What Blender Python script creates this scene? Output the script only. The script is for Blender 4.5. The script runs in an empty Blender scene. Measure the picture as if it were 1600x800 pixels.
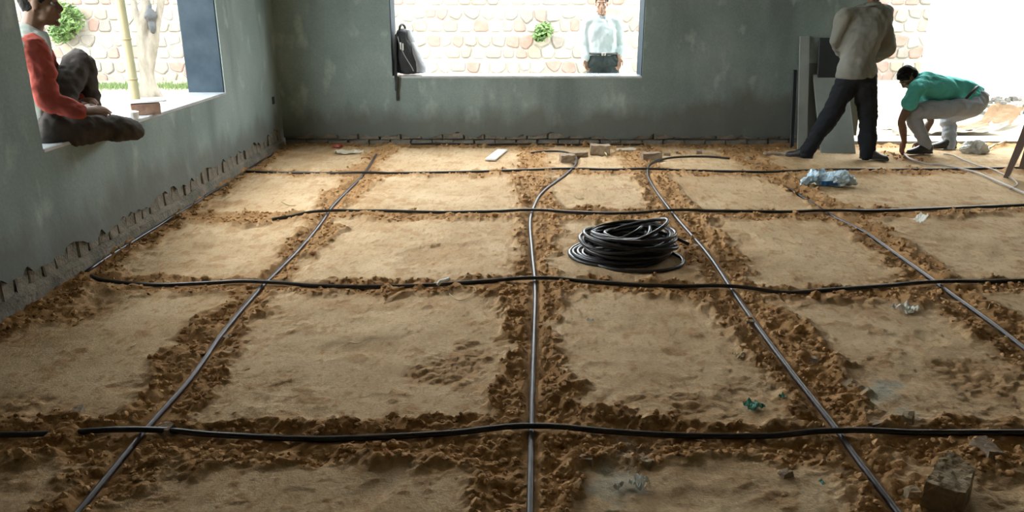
import bpy, bmesh, math, random
import numpy as np
from mathutils import Vector, Matrix

# ------------------------------------------------------------------ camera, sky, exposure
scene = bpy.context.scene
C = scene.collection
CAM_H, PITCH, FPX = 1.55, math.radians(18.2), 1200.0
cam_d = bpy.data.cameras.new('camera')
cam = bpy.data.objects.new('camera', cam_d)
C.objects.link(cam)
cam.location = (0, 0, CAM_H)
cam.rotation_euler = (math.pi / 2 - PITCH, 0, 0)
cam_d.sensor_width = 36.0
cam_d.lens = FPX / 1600 * 36.0
cam_d.clip_end = 300
scene.camera = cam

world = bpy.data.worlds.new('hazy_sky')
scene.world = world
world.use_nodes = True
wn = world.node_tree
bg = wn.nodes['Background']
bg.inputs[0].default_value = (0.93, 0.98, 1.0, 1)
bg.inputs[1].default_value = 12.5
vs = scene.view_settings
vs.view_transform = 'Standard'
vs.look = 'None'
vs.gamma = 1.0
vs.use_curve_mapping = False
vs.exposure = 0.0
scene.cycles.max_bounces = 10
scene.cycles.diffuse_bounces = 6

# ------------------------------------------------------------------ helpers
RNG = random.Random(7)
NR = np.random.RandomState(11)
st_, ct_ = math.sin(PITCH), math.cos(PITCH)


def at(px, py, Y=None, X=None, Z=None):
    """the point of the place that a sight line meets on a plane Y=, X= or Z="""
    u, v = (px - 800) / FPX, (400 - py) / FPX
    d = Vector((u, ct_ + v * st_, -st_ + v * ct_))
    if Y is not None:
        t = Y / d.y
    elif X is not None:
        t = X / d.x
    else:
        t = (Z - CAM_H) / d.z
    return Vector((0, 0, CAM_H)) + d * t


def tag(o, label=None, cat=None, group=None, kind=None):
    if label: o['label'] = label
    if cat: o['category'] = cat
    if group: o['group'] = group
    if kind: o['kind'] = kind
    return o


def empty(name, loc, label=None, cat=None, group=None, rz=0):
    o = bpy.data.objects.new(name, None)
    C.objects.link(o)
    o.location = loc
    o.rotation_euler = (0, 0, rz)
    return tag(o, label, cat, group)


def link(name, me, m, parent=None, smooth=False, loc=None):
    o = bpy.data.objects.new(name, me)
    C.objects.link(o)
    if m is not None:
        me.materials.clear()
        for q in (m if isinstance(m, (list, tuple)) else [m]):
            me.materials.append(q)
    if parent is not None:
        o.parent = parent
    if loc is not None:
        o.location = loc
    if smooth:
        me.polygons.foreach_set('use_smooth', [True] * len(me.polygons))
    return o


def bm_obj(name, bm, m, parent=None, smooth=False, loc=None):
    me = bpy.data.meshes.new(name)
    bmesh.ops.recalc_face_normals(bm, faces=bm.faces)
    bm.to_mesh(me)
    bm.free()
    return link(name, me, m, parent, smooth, loc)


def box(bm, lo, hi, mat=None):
    x0, y0, z0 = lo
    x1, y1, z1 = hi
    vs_ = [bm.verts.new(p) for p in ((x0, y0, z0), (x1, y0, z0), (x1, y1, z0), (x0, y1, z0), (x0, y0, z1), (x1, y0, z1), (x1, y1, z1), (x0, y1, z1))]
    fs = []
    for f in ((3, 2, 1, 0), (4, 5, 6, 7), (0, 1, 5, 4), (1, 2, 6, 5), (2, 3, 7, 6), (3, 0, 4, 7)):
        fc = bm.faces.new([vs_[i] for i in f])
        if mat is not None: fc.material_index = mat
        fs.append(fc)
    return vs_


def bevel_all(bm, w, seg=1):
    bmesh.ops.bevel(bm, geom=list(bm.edges), offset=w, segments=seg, affect='EDGES', profile=0.6)


def catmull(pts, n):
    pts = [np.array(p, float) for p in pts]
    if len(pts) < 3:
        return [pts[0] + (pts[-1] - pts[0]) * t for t in np.linspace(0, 1, n + 1)]
    P = [2 * pts[0] - pts[1]] + pts + [2 * pts[-1] - pts[-2]]
    out = []
    for i in range(1, len(P) - 2):
        for k in range(n):
            t = k / n
            a, b, c, d = P[i - 1], P[i], P[i + 1], P[i + 2]
            out.append(0.5 * (2 * b + (c - a) * t + (2 * a - 5 * b + 4 * c - d) * t * t + (3 * b - a - 3 * c + d) * t ** 3))
    out.append(pts[-1])
    return out


def tube(bm, pts, rad, seg=8, cap=True, mat=None):
    """closed tube; rad is a number or one per point"""
    pts = [Vector(p) for p in pts]
    n = len(pts)
    if not hasattr(rad, '__len__'): rad = [rad] * n
    tan = [(pts[min(i + 1, n - 1)] - pts[max(i - 1, 0)]).normalized() for i in range(n)]
    ref = Vector((0, 0, 1)) if abs(tan[0].z) < 0.9 else Vector((1, 0, 0))
    nx = tan[0].cross(ref).normalized()
    rings = []
    for i in range(n):
        nx = (nx - tan[i] * nx.dot(tan[i])).normalized()
        ny = tan[i].cross(nx)
        rings.append([bm.verts.new(pts[i] + (nx * math.cos(a) + ny * math.sin(a)) * rad[i]) for a in [2 * math.pi * k / seg for k in range(seg)]])
    fs = []
    for i in range(n - 1):
        for k in range(seg):
            fs.append(bm.faces.new((rings[i][k], rings[i][(k + 1) % seg], rings[i + 1][(k + 1) % seg], rings[i + 1][k])))
    if cap:
        fs.append(bm.faces.new(rings[0][::-1]))
        fs.append(bm.faces.new(rings[-1]))
    if mat is not None:
        for f in fs: f.material_index = mat


# numpy noise
_T = np.random.RandomState(5).rand(65536)


def _h(ix, iy, s):
    return _T[((ix * 73856093) ^ (iy * 19349663) ^ (s * 83492791)) & 65535]


def vnoise(x, y, s=0):
    x = np.asarray(x, float); y = np.asarray(y, float)
    ix = np.floor(x).astype(np.int64); iy = np.floor(y).astype(np.int64)
    fx = x - ix; fy = y - iy
    fx = fx * fx * (3 - 2 * fx); fy = fy * fy * (3 - 2 * fy)
    a = _h(ix, iy, s); b = _h(ix + 1, iy, s); c = _h(ix, iy + 1, s); d = _h(ix + 1, iy + 1, s)
    return (a + (b - a) * fx) * (1 - fy) + (c + (d - c) * fx) * fy - 0.5


def fbm(x, y, s=0, o=4):
    r = 0; a = 1.0
    for k in range(o):
        r = r + a * vnoise(x * 2 ** k, y * 2 ** k, s + 17 * k)
        a *= 0.5
    return r


def clods(x, y, cell, s, keep):
    """rounded lumps: one per cell of a jittered grid"""
    ix = np.floor(x / cell).astype(np.int64); iy = np.floor(y / cell).astype(np.int64)
    out = np.zeros_like(x)
    for dx in (-1, 0, 1):
        for dy in (-1, 0, 1):
            jx, jy = ix + dx, iy + dy
            cx = (jx + 0.15 + 0.7 * _h(jx, jy, s)) * cell
            cy = (jy + 0.15 + 0.7 * _h(jx, jy, s + 1)) * cell
            r = cell * (0.25 + 0.45 * _h(jx, jy, s + 2))
            k = _h(jx, jy, s + 3) < keep
            ang = _h(jx, jy, s + 4) * 3.14
            ex, ey = x - cx, y - cy
            rx = ex * np.cos(ang) + ey * np.sin(ang)
            ry = (-ex * np.sin(ang) + ey * np.cos(ang)) * (1.0 + 0.8 * _h(jx, jy, s + 5))
            q = 1 - (rx * rx + ry * ry) / (r * r)
            hgt = np.where((q > 0) & k, r * 0.75 * np.sqrt(np.maximum(q, 0)), 0)
            out = np.maximum(out, hgt)
    return out


# ------------------------------------------------------------------ materials
def mat(name, col, rough=0.8, col2=None, scale=6.0, bump=0.0, bscale=40.0, metal=0.0, spec=0.5, stretch=(1, 1, 1), coords='Object', detail=6, lo=0.35, hi=0.65, trans=0.0, alpha=1.0, sheen=0.0):
    m = bpy.data.materials.new(name)
    m.use_nodes = True
    nt = m.node_tree
    b = nt.nodes['Principled BSDF']
    b.inputs['Base Color'].default_value = (*col, 1)
    b.inputs['Roughness'].default_value = rough
    b.inputs['Metallic'].default_value = metal
    b.inputs['Specular IOR Level'].default_value = spec
    if trans: b.inputs['Transmission Weight'].default_value = trans
    if alpha < 1: b.inputs['Alpha'].default_value = alpha
    tc = nt.nodes.new('ShaderNodeTexCoord')
    mp = nt.nodes.new('ShaderNodeMapping')
    mp.inputs['Scale'].default_value = stretch
    nt.links.new(tc.outputs[coords], mp.inputs[0])
    if col2 is not None:
        n = nt.nodes.new('ShaderNodeTexNoise')
        n.inputs['Scale'].default_value = scale
        n.inputs['Detail'].default_value = detail
        n.inputs['Roughness'].default_value = 0.6
        nt.links.new(mp.outputs[0], n.inputs['Vector'])
        r = nt.nodes.new('ShaderNodeValToRGB')
        r.color_ramp.elements[0].position = lo
        r.color_ramp.elements[1].position = hi
        r.color_ramp.elements[0].color = (*col, 1)
        r.color_ramp.elements[1].color = (*col2, 1)
        nt.links.new(n.outputs[0], r.inputs[0])
        nt.links.new(r.outputs[0], b.inputs['Base Color'])
    if bump > 0:
        n2 = nt.nodes.new('ShaderNodeTexNoise')
        n2.inputs['Scale'].default_value = bscale
        n2.inputs['Detail'].default_value = 5
        nt.links.new(mp.outputs[0], n2.inputs['Vector'])
        bp = nt.nodes.new('ShaderNodeBump')
        bp.inputs['Strength'].default_value = bump
        bp.inputs['Distance'].default_value = 0.02
        nt.links.new(n2.outputs[0], bp.inputs['Height'])
        nt.links.new(bp.outputs[0], b.inputs['Normal'])
    return m


def plaster_mat():
    m = mat('cement_plaster', (0.2, 0.22, 0.2), 0.85)
    nt = m.node_tree
    b = nt.nodes['Principled BSDF']
    tc = nt.nodes['Texture Coordinate']

    def noise(scale, st=(1, 1, 1), det=5, loc=(0, 0, 0)):
        mp = nt.nodes.new('ShaderNodeMapping')
        mp.inputs['Scale'].default_value = st
        mp.inputs['Location'].default_value = loc
        nt.links.new(tc.outputs['Object'], mp.inputs[0])
        n = nt.nodes.new('ShaderNodeTexNoise')
        n.inputs['Scale'].default_value = scale
        n.inputs['Detail'].default_value = det
        nt.links.new(mp.outputs[0], n.inputs['Vector'])
        return n.outputs[0]

    def ramp(src, p0, p1, c0=(0, 0, 0), c1=(1, 1, 1)):
        r = nt.nodes.new('ShaderNodeValToRGB')
        r.color_ramp.elements[0].position = p0
        r.color_ramp.elements[1].position = p1
        r.color_ramp.elements[0].color = (*c0, 1)
        r.color_ramp.elements[1].color = (*c1, 1)
        nt.links.new(src, r.inputs[0])
        return r.outputs[0]

    def mix(f, a, c):
        x = nt.nodes.new('ShaderNodeMix')
        x.data_type = 'RGBA'
        nt.links.new(f, x.inputs[0])
        for s, k in ((a, 6), (c, 7)):
            if isinstance(s, tuple): x.inputs[k].default_value = (*s, 1)
            else: nt.links.new(s, x.inputs[k])
        return x.outputs[2]
    base = ramp(noise(1.3), 0.3, 0.7, (0.165, 0.224, 0.218), (0.275, 0.34, 0.328))
    streak = ramp(noise(2.2, (1, 1, 0.22), 3, (3, 1, 0)), 0.52, 0.68)
    c = mix(streak, base, (0.145, 0.19, 0.186))
    pale = ramp(noise(5.0, (1, 1, 0.6), 4, (9, 4, 2)), 0.6, 0.75)
    c = mix(pale, c, (0.345, 0.415, 0.395))
    fine = ramp(noise(60, det=3), 0.3, 0.75, (0.75, 0.75, 0.75), (1.1, 1.1, 1.1))
    mu = nt.nodes.new('ShaderNodeMix'); mu.data_type = 'RGBA'; mu.blend_type = 'MULTIPLY'
    mu.inputs[0].default_value = 0.5
    nt.links.new(c, mu.inputs[6]); nt.links.new(fine, mu.inputs[7])
    # damp staining that has crept up from the ground, ragged upper edge
    geo = nt.nodes.new('ShaderNodeSeparateXYZ')
    nt.links.new(tc.outputs['Object'], geo.inputs[0])
    ad = nt.nodes.new('ShaderNodeMath'); ad.operation = 'MULTIPLY_ADD'
    nt.links.new(noise(4.0, (1, 1, 0.5), 5), ad.inputs[0]); ad.inputs[1].default_value = -0.55
    nt.links.new(geo.outputs[2], ad.inputs[2])
    mr = nt.nodes.new('ShaderNodeMapRange'); mr.inputs[1].default_value = 1.6; mr.inputs[2].default_value = 2.6; mr.inputs[4].default_value = 0.22
    nt.links.new(geo.outputs[0], mr.inputs[0])
    sb0 = nt.nodes.new('ShaderNodeMath'); sb0.operation = 'SUBTRACT'
    nt.links.new(ad.outputs[0], sb0.inputs[0]); nt.links.new(mr.outputs[0], sb0.inputs[1])
    ad = sb0
    dm = ramp(ad.outputs[0], -0.05, 0.2, (0.75, 0.75, 0.75), (0, 0, 0))
    c2 = mix(dm, mu.outputs[2], (0.11, 0.115, 0.098))
    nt.links.new(c2, b.inputs['Base Color'])
    bp = nt.nodes.new('ShaderNodeBump')
    bp.inputs['Strength'].default_value = 0.25
    bp.inputs['Distance'].default_value = 0.01
    nt.links.new(noise(25, det=6), bp.inputs['Height'])
    nt.links.new(bp.outputs[0], b.inputs['Normal'])
    return m


def soil_mat():
    m = mat('packed_and_loose_soil', (0.4, 0.28, 0.16), 0.95, spec=0.15)
    nt = m.node_tree
    b = nt.nodes['Principled BSDF']
    tc = nt.nodes['Texture Coordinate']

    def noise(scale, det=5, st=(1, 1, 1)):
        mp = nt.nodes.new('ShaderNodeMapping')
        mp.inputs['Scale'].default_value = st
        nt.links.new(tc.outputs['Object'], mp.inputs[0])
        n = nt.nodes.new('ShaderNodeTexNoise')
        n.inputs['Scale'].default_value = scale
        n.inputs['Detail'].default_value = det
        n.inputs['Roughness'].default_value = 0.65
        nt.links.new(mp.outputs[0], n.inputs['Vector'])
        return n.outputs[0]

    def ramp(src, p0, p1, c0, c1):
        r = nt.nodes.new('ShaderNodeValToRGB')
        r.color_ramp.elements[0].position = p0
        r.color_ramp.elements[1].position = p1
        r.color_ramp.elements[0].color = (*c0, 1)
        r.color_ramp.elements[1].color = (*c1, 1)
        nt.links.new(src, r.inputs[0])
        return r.outputs[0]

    def attr(n):
        a = nt.nodes.new('ShaderNodeAttribute')
        a.attribute_name = n
        return a.outputs['Fac']

    def mix(f, a, c):
        x = nt.nodes.new('ShaderNodeMix'); x.data_type = 'RGBA'
        nt.links.new(f, x.inputs[0]); nt.links.new(a, x.inputs[6])
        if isinstance(c, tuple): x.inputs[7].default_value = (*c, 1)
        else: nt.links.new(c, x.inputs[7])
        return x.outputs[2]
    slab = ramp(noise(2.2, 6), 0.3, 0.72, (0.53, 0.37, 0.21), (0.75, 0.57, 0.365))
    loose = ramp(noise(9, 6), 0.3, 0.75, (0.33, 0.175, 0.07), (0.58, 0.355, 0.17))
    c = mix(attr('loose'), slab, loose)
    c = mix(attr('cement'), c, (0.42, 0.44, 0.38))
    fine = ramp(noise(70, 4), 0.28, 0.72, (0.72, 0.7, 0.66), (1.08, 1.08, 1.08))
    mu = nt.nodes.new('ShaderNodeMix'); mu.data_type = 'RGBA'; mu.blend_type = 'MULTIPLY'
    mu.inputs[0].default_value = 0.8
    nt.links.new(c, mu.inputs[6]); nt.links.new(fine, mu.inputs[7])
    nt.links.new(mu.outputs[2], b.inputs['Base Color'])
    bp = nt.nodes.new('ShaderNodeBump')
    bp.inputs['Strength'].default_value = 0.5
    bp.inputs['Distance'].default_value = 0.012
    nt.links.new(noise(90, 6), bp.inputs['Height'])
    nt.links.new(bp.outputs[0], b.inputs['Normal'])
    return m


M = {
    'plaster': plaster_mat(),
    'soil': soil_mat(),
    'clod': mat('soil_clod', (0.36, 0.2, 0.085), 0.95, (0.6, 0.38, 0.19), 3.0, 0.5, 60, spec=0.1),
    'brick': mat('mortar_smeared_brick', (0.15, 0.145, 0.12), 0.95, (0.28, 0.245, 0.195), 5.0, 0.6, 40, spec=0.1),
    'mortar': mat('old_mortar', (0.10, 0.10, 0.085), 0.95, (0.17, 0.165, 0.14), 6, 0.6, 50, spec=0.1),
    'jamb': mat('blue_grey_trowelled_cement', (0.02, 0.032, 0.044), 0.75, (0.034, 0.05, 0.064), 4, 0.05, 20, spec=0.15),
    'sill': mat('polished_grey_stone', (0.40, 0.43, 0.45), 0.12, (0.52, 0.55, 0.56), 7),
    'concrete': mat('ceiling_concrete', (0.34, 0.35, 0.34), 0.9, (0.42, 0.43, 0.41), 2, 0.2, 20),
    'pipe': mat('black_polythene_pipe', (0.022, 0.022, 0.024), 0.34, spec=0.5),
    'pipe_dusty': mat('dusty_black_pipe', (0.025, 0.022, 0.025), 0.4, (0.06, 0.046, 0.045), 5, spec=0.4),
    'cable': mat('grey_cable', (0.42, 0.38, 0.34), 0.5),
    'ground': mat('pale_dry_earth', (0.34, 0.29, 0.2), 0.95, (0.46, 0.41, 0.31), 1.2, 0.3, 12, spec=0.1),
    'rubble_mortar': mat('pale_lime_mortar', (0.25, 0.24, 0.21), 0.95, (0.29, 0.28, 0.25), 5, 0.5, 20, spec=0.1),
    'stone_red': mat('red_sandstone', (0.20, 0.13, 0.105), 0.9, (0.245, 0.17, 0.145), 4, 0.4, 15, spec=0.1),
    'stone_cream': mat('cream_stone', (0.245, 0.228, 0.19), 0.9, (0.285, 0.268, 0.228), 4, 0.4, 15, spec=0.1),
    'stone_grey': mat('grey_brown_stone', (0.165, 0.152, 0.132), 0.9, (0.205, 0.19, 0.17), 4, 0.4, 15, spec=0.1),
    'stone_tan': mat('tan_stone', (0.205, 0.178, 0.138), 0.9, (0.245, 0.215, 0.17), 4, 0.4, 15, spec=0.1),
    'white_wall': mat('whitewash', (0.62, 0.66, 0.64), 0.9, (0.7, 0.72, 0.7), 2),
    'bark': mat('pale_bark', (0.11, 0.098, 0.08), 0.95, (0.17, 0.155, 0.13), 9, 0.6, 30, stretch=(1, 1, 0.3), spec=0.1),
    'bamboo': mat('dry_bamboo', (0.2, 0.165, 0.09), 0.55, (0.28, 0.235, 0.14), 4, stretch=(1, 1, 0.2)),
    'bamboo_node': mat('bamboo_node', (0.2, 0.16, 0.09), 0.7),
    'leaf': mat('fresh_green_leaf', (0.05, 0.105, 0.022), 0.6, (0.1, 0.165, 0.045), 3),
    'grass': mat('short_grass', (0.06, 0.1, 0.03), 0.8, (0.11, 0.15, 0.05), 2),
    'skin': mat('brown_skin', (0.16, 0.08, 0.046), 0.55, (0.2, 0.105, 0.062), 14),
    'skin_light': mat('tan_skin', (0.36, 0.2, 0.13), 0.55),
    'hair': mat('black_hair', (0.012, 0.011, 0.011), 0.8, spec=0.2, bump=0.6, bscale=120),
    'eye_white': mat('eye_white', (0.35, 0.33, 0.31), 0.4),
    'iris': mat('dark_iris', (0.02, 0.012, 0.008), 0.2),
    'shirt_grey': mat('grey_beige_shirt', (0.185, 0.19, 0.168), 0.9, (0.245, 0.247, 0.22), 5, 0.5, 14, stretch=(1, 1, 0.4), spec=0.2),
    'trousers_black': mat('black_trousers', (0.016, 0.019, 0.024), 0.85, bump=0.4, bscale=14, spec=0.2),
    'shoe_black': mat('black_shoe_leather', (0.02, 0.019, 0.018), 0.4, bump=0.1),
    'shoe_sole': mat('shoe_sole', (0.05, 0.045, 0.04), 0.8),
    'teal': mat('teal_cotton', (0.09, 0.43, 0.385), 0.9, (0.115, 0.49, 0.44), 5, 0.5, 14, spec=0.2),
    'denim_pale': mat('pale_grey_trousers', (0.29, 0.315, 0.36), 0.9, (0.35, 0.375, 0.415), 6, 0.5, 14, spec=0.2),
    'red_sleeve': mat('coral_red_knit', (0.32, 0.062, 0.048), 0.9, (0.38, 0.082, 0.062), 8, 0.4, 16, spec=0.2),
    'grey_knit': mat('pale_grey_knit', (0.24, 0.265, 0.235), 0.9, (0.29, 0.31, 0.28), 8, 0.3, 16, spec=0.2),
    'trousers_brown': mat('dark_brown_trousers', (0.05, 0.044, 0.04), 0.9, (0.065, 0.058, 0.052), 6, 0.4, 14, spec=0.2),
    'white_shirt': mat('white_shirt', (0.5, 0.56, 0.57), 0.9, (0.56, 0.6, 0.61), 4, 0.4, 12, spec=0.2),
    'trousers_grey': mat('dark_grey_trousers', (0.045, 0.055, 0.055), 0.9, bump=0.3, bscale=14, spec=0.2),
    'belt': mat('belt_leather', (0.03, 0.028, 0.025), 0.5),
    'buckle': mat('belt_buckle', (0.6, 0.58, 0.5), 0.3, metal=0.9),
    'bag_black': mat('black_nylon', (0.02, 0.022, 0.024), 0.7, bump=0.3, bscale=30),
    'bag_grey': mat('grey_nylon', (0.24, 0.25, 0.26), 0.75, bump=0.3, bscale=30),
    'bag_tag': mat('pale_webbing', (0.6, 0.62, 0.6), 0.6),
    'board_grey': mat('dusty_grey_board', (0.25, 0.285, 0.275), 0.85, (0.32, 0.35, 0.34), 3, 0.15, 30),
    'board_dark': mat('dark_laminate_board', (0.022, 0.026, 0.03), 0.5),
    'board_mid': mat('weathered_plank', (0.12, 0.135, 0.13), 0.85, (0.17, 0.18, 0.175), 5, stretch=(1, 1, 0.1)),
    'chair': mat('brown_plastic', (0.115, 0.085, 0.07), 0.4),
    'poly_blue': mat('pale_blue_polythene', (0.42, 0.62, 0.78), 0.25, (0.62, 0.78, 0.88), 8),
    'poly_print': mat('blue_printed_polythene', (0.02, 0.12, 0.32), 0.35),
    'poly_clear': mat('dusty_clear_polythene', (0.55, 0.55, 0.52), 0.3, trans=0.15),
    'paper': mat('white_paper', (0.72, 0.72, 0.66), 0.9),
    'card': mat('brown_cardboard', (0.12, 0.07, 0.032), 0.9, (0.15, 0.09, 0.045), 5),
    'card_pale': mat('pale_board', (0.6, 0.55, 0.45), 0.9),
    'carton_pale': mat('pale_carton', (0.2, 0.17, 0.13), 0.9),
    'rubble': mat('grey_rubble', (0.06, 0.058, 0.052), 0.95, (0.13, 0.12, 0.105), 9, spec=0.1),
    'white_plastic': mat('white_plastic', (0.75, 0.78, 0.76), 0.4),
    'brick_loose': mat('dusty_loose_brick', (0.30, 0.22, 0.155), 0.95, (0.42, 0.34, 0.25), 9, 0.5, 50, spec=0.1),
    'stone_block': mat('broken_cement_block', (0.30, 0.22, 0.135), 0.95, (0.42, 0.34, 0.235), 8, 0.9, 30, spec=0.1),
    'brick_brown': mat('brown_brick', (0.17, 0.10, 0.07), 0.95, (0.22, 0.14, 0.1), 9, 0.3, 50, spec=0.1),
    'red_scrap': mat('red_scrap', (0.5, 0.12, 0.1), 0.7),
    'sack': mat('woven_sack', (0.5, 0.44, 0.32), 0.9, (0.58, 0.52, 0.4), 20),
    'green_scrap': mat('green_plastic_scrap', (0.12, 0.4, 0.3), 0.4),
    'straw': mat('dry_straw', (0.6, 0.5, 0.3), 0.8),
    'dark_hole': mat('hole_shade_black', (0.01, 0.01, 0.01), 0.6),  # shade inside the socket hole, put in as colour
    'blue_scrap': mat('blue_plastic_scrap', (0.03, 0.09, 0.16), 0.4),
}

# ------------------------------------------------------------------ room shell
XL, YB, TH, CEIL = -2.60, 8.74, 0.33, 3.3
SILL, HEAD = 0.78, 2.75
LW0, LW1 = 4.23, 7.09          # window in the left wall, along Y
BW0, BW1 = -1.33, 1.445        # window in the back wall, along X
DOOR0, DOOR1 = 3.92, 6.3       # wide opening at the right of the back wall
XR, YF = 6.9, -3.5
BASE = 0.20                    # plaster is broken away below this height


def ragged_skirt(bm, a0, a1, to3d, seed, depth, mean=0.175):
    """the broken lower edge of the plaster, a thin ragged strip proud of the bricks"""
    n = int((a1 - a0) / 0.02)
    t = np.linspace(a0, a1, n)
    low = mean + 0.06 * fbm(t * 3, t * 0 + seed, 3, 4) + 0.05 * vnoise(t * 18, t * 0, seed)
    low = np.clip(low, 0.05, BASE + 0.075)
    rows = []
    for tt, l in zip(t, low):
        rows.append([bm.verts.new(to3d(tt, BASE + 0.09, 0)), bm.verts.new(to3d(tt, l, 0.003)), bm.verts.new(to3d(tt, l + 0.004, -depth)), bm.verts.new(to3d(tt, BASE + 0.09, -depth))])
    for i in range(n - 1):
        for k in range(4):
            bm.faces.new((rows[i][k], rows[i][(k + 1) % 4], rows[i + 1][(k + 1) % 4], rows[i + 1][k]))


RC = 0.028   # how far the brick face is set back
# left wall
bm = bmesh.new()
xa, xb = XL - TH, XL
box(bm, (xa, YF, BASE + 0.09), (xb, LW0, CEIL))
box(bm, (xa, LW1, BASE + 0.09), (xb, YB + TH, CEIL))
box(bm, (xa, LW0, BASE + 0.09), (xb, LW1, SILL - 0.02))
box(bm, (xa, LW0, HEAD), (xb, LW1, CEIL))
box(bm, (xa, YF, -0.2), (xb - RC - 0.02, YB + TH, BASE + 0.09), 1)
ragged_skirt(bm, YF, YB, lambda t, z, d: (XL + d, t, z), 4, RC + 0.02, 0.205)
wall_left = bm_obj('wall_left', bm, [M['plaster'], M['mortar']])
tag(wall_left, 'grey-green plastered wall with a wide window opening and broken plaster at its foot, left', None, kind='structure')
# back wall
bm = bmesh.new()
ya, yb = YB, YB + TH
box(bm, (XL, ya, BASE + 0.09), (BW0, yb, CEIL))
box(bm, (BW1, ya, BASE + 0.09), (DOOR0, yb, CEIL))
box(bm, (BW0, ya, BASE + 0.09), (BW1, yb, SILL - 0.02))
box(bm, (BW0, ya, HEAD), (BW1, yb, CEIL))
box(bm, (DOOR0, ya, HEAD), (DOOR1, yb, CEIL))
box(bm, (DOOR1, ya, -0.2), (XR + TH, yb, CEIL))
box(bm, (XL, ya + RC + 0.02, -0.2), (DOOR0, yb, BASE + 0.09), 1)
ragged_skirt(bm, XL, DOOR0, lambda t, z, d: (t, YB - d, z), 9, RC + 0.02, 0.12)
wall_back = bm_obj('wall_back', bm, [M['plaster'], M['mortar']])
tag(wall_back, 'grey plastered back wall with a wide window and an open doorway at its right end', None, kind='structure')
bm = bmesh.new()
box(bm, (XR, YF, -0.2), (XR + TH, YB, CEIL))
tag(bm_obj('wall_right', bm, M['plaster']), 'grey plastered wall closing the room on the right', kind='structure')
bm = bmesh.new()
box(bm, (XL - TH, YF - TH, -0.2), (XR + TH, YF, CEIL))
tag(bm_obj('wall_front', bm, M['plaster']), 'grey plastered wall behind the viewer', kind='structure')
bm = bmesh.new()
box(bm, (XL - TH - .2, YF - TH - .2, CEIL), (XR + TH + .2, YB + TH + .2, CEIL + 0.15))
tag(bm_obj('ceiling', bm, M['concrete']), 'bare concrete roof slab over the room', kind='structure')


def brick_mesh(name, lx, ly, lz, seed, j=0.006):
    r = random.Random(seed)
    bm = bmesh.new()
    v = box(bm, (-lx / 2, -ly / 2, -lz / 2), (lx / 2, ly / 2, lz / 2))
    bevel_all(bm, min(lx, ly, lz) * 0.09, 1)
    for q in bm.verts:
        q.co += Vector((r.uniform(-j, j), r.uniform(-j, j), r.uniform(-j, j)))
    me = bpy.data.meshes.new(name)
    bmesh.ops.recalc_face_normals(bm, faces=bm.faces)
    bm.to_mesh(me)
    bm.free()
    me.materials.append(M['brick'])
    return me


# bricks bared at the foot of the walls: on edge along the left wall, stretchers along the back wall
hb = [brick_mesh('brick', 0.06, 0.108, 0.135, s) for s in range(6)]
y, k = 1.3, 0
while y < YB - 0.05:
    o = link('brick', hb[k % 6], None, wall_left)
    o.location = (XL - 0.043 + RNG.uniform(-.008, .006), y, 0.155 + RNG.uniform(-.008, .008))
    o.rotation_euler = (RNG.uniform(-.05, .05), 0, RNG.uniform(-.05, .05))
    y += 0.122; k += 1
sb = [brick_mesh('brick', 0.225, 0.06, 0.072, s + 20) for s in range(6)]
for c in range(3):
    x = XL + 0.13 + (0.12 if c % 2 else 0)
    while x < DOOR0 - 0.1:
        o = link('brick', sb[k % 6], None, wall_back)
        o.location = (x, YB + 0.043 + RNG.uniform(-.005, .008), 0.03 + c * 0.086 + RNG.uniform(-.003, .003))
        o.rotation_euler = (0, RNG.uniform(-.02, .02), RNG.uniform(-.02, .02))
        x += 0.24; k += 1
# rough cement kerb under the bricks of the left wall
bm = bmesh.new()
ys = np.arange(YF, YB, 0.06)
w = XL + 0.012 + 0.018 * vnoise(ys * 3, ys * 0, 5) + 0.008 * vnoise(ys * 14, ys * 0, 6)
zt = 0.085 + 0.02 * vnoise(ys * 4, ys * 0, 8)
rows = [[bm.verts.new((XL - 0.04, yy, -0.1)), bm.verts.new((ww + 0.012, yy, -0.1)), bm.verts.new((ww, yy, z - 0.015)), bm.verts.new((XL - 0.03, yy, z + 0.01))] for yy, ww, z in zip(ys, w, zt)]
for i in range(len(rows) - 1):
    for k in range(4):
        bm.faces.new((rows[i][k], rows[i][(k + 1) % 4], rows[i + 1][(k + 1) % 4], rows[i + 1][k]))
kerb = bm_obj('kerb', bm, M['brick'], wall_left)

# reveals: stone sill slabs and smooth blue-grey jamb facing
bm = bmesh.new(); box(bm, (XL - TH - 0.03, LW0, SILL - 0.02), (XL + 0.004, LW1, SILL + 0.004)); bevel_all(bm, .004)
bm_obj('window_sill', bm, M['sill'], wall_left)
bm = bmesh.new(); box(bm, (XL - TH - 0.003, LW1 - 0.012, SILL), (XL - 0.012, LW1 + 0.004, HEAD)); bevel_all(bm, .003)
bm_obj('jamb_facing', bm, M['jamb'], wall_left)
bm = bmesh.new(); box(bm, (BW0, YB - 0.004, SILL - 0.02), (BW1, YB + TH + 0.03, SILL + 0.004)); bevel_all(bm, .004)
bm_obj('window_sill', bm, M['sill'], wall_back)
for xx, s in ((BW0, 1), (BW1, -1)):
    bm = bmesh.new(); box(bm, (min(xx, xx + s * .01), YB + 0.012, SILL), (max(xx, xx + s * .01), YB + TH + 0.003, HEAD)); bevel_all(bm, .003)
    bm_obj('jamb_facing', bm, M['jamb'], wall_back)

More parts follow.
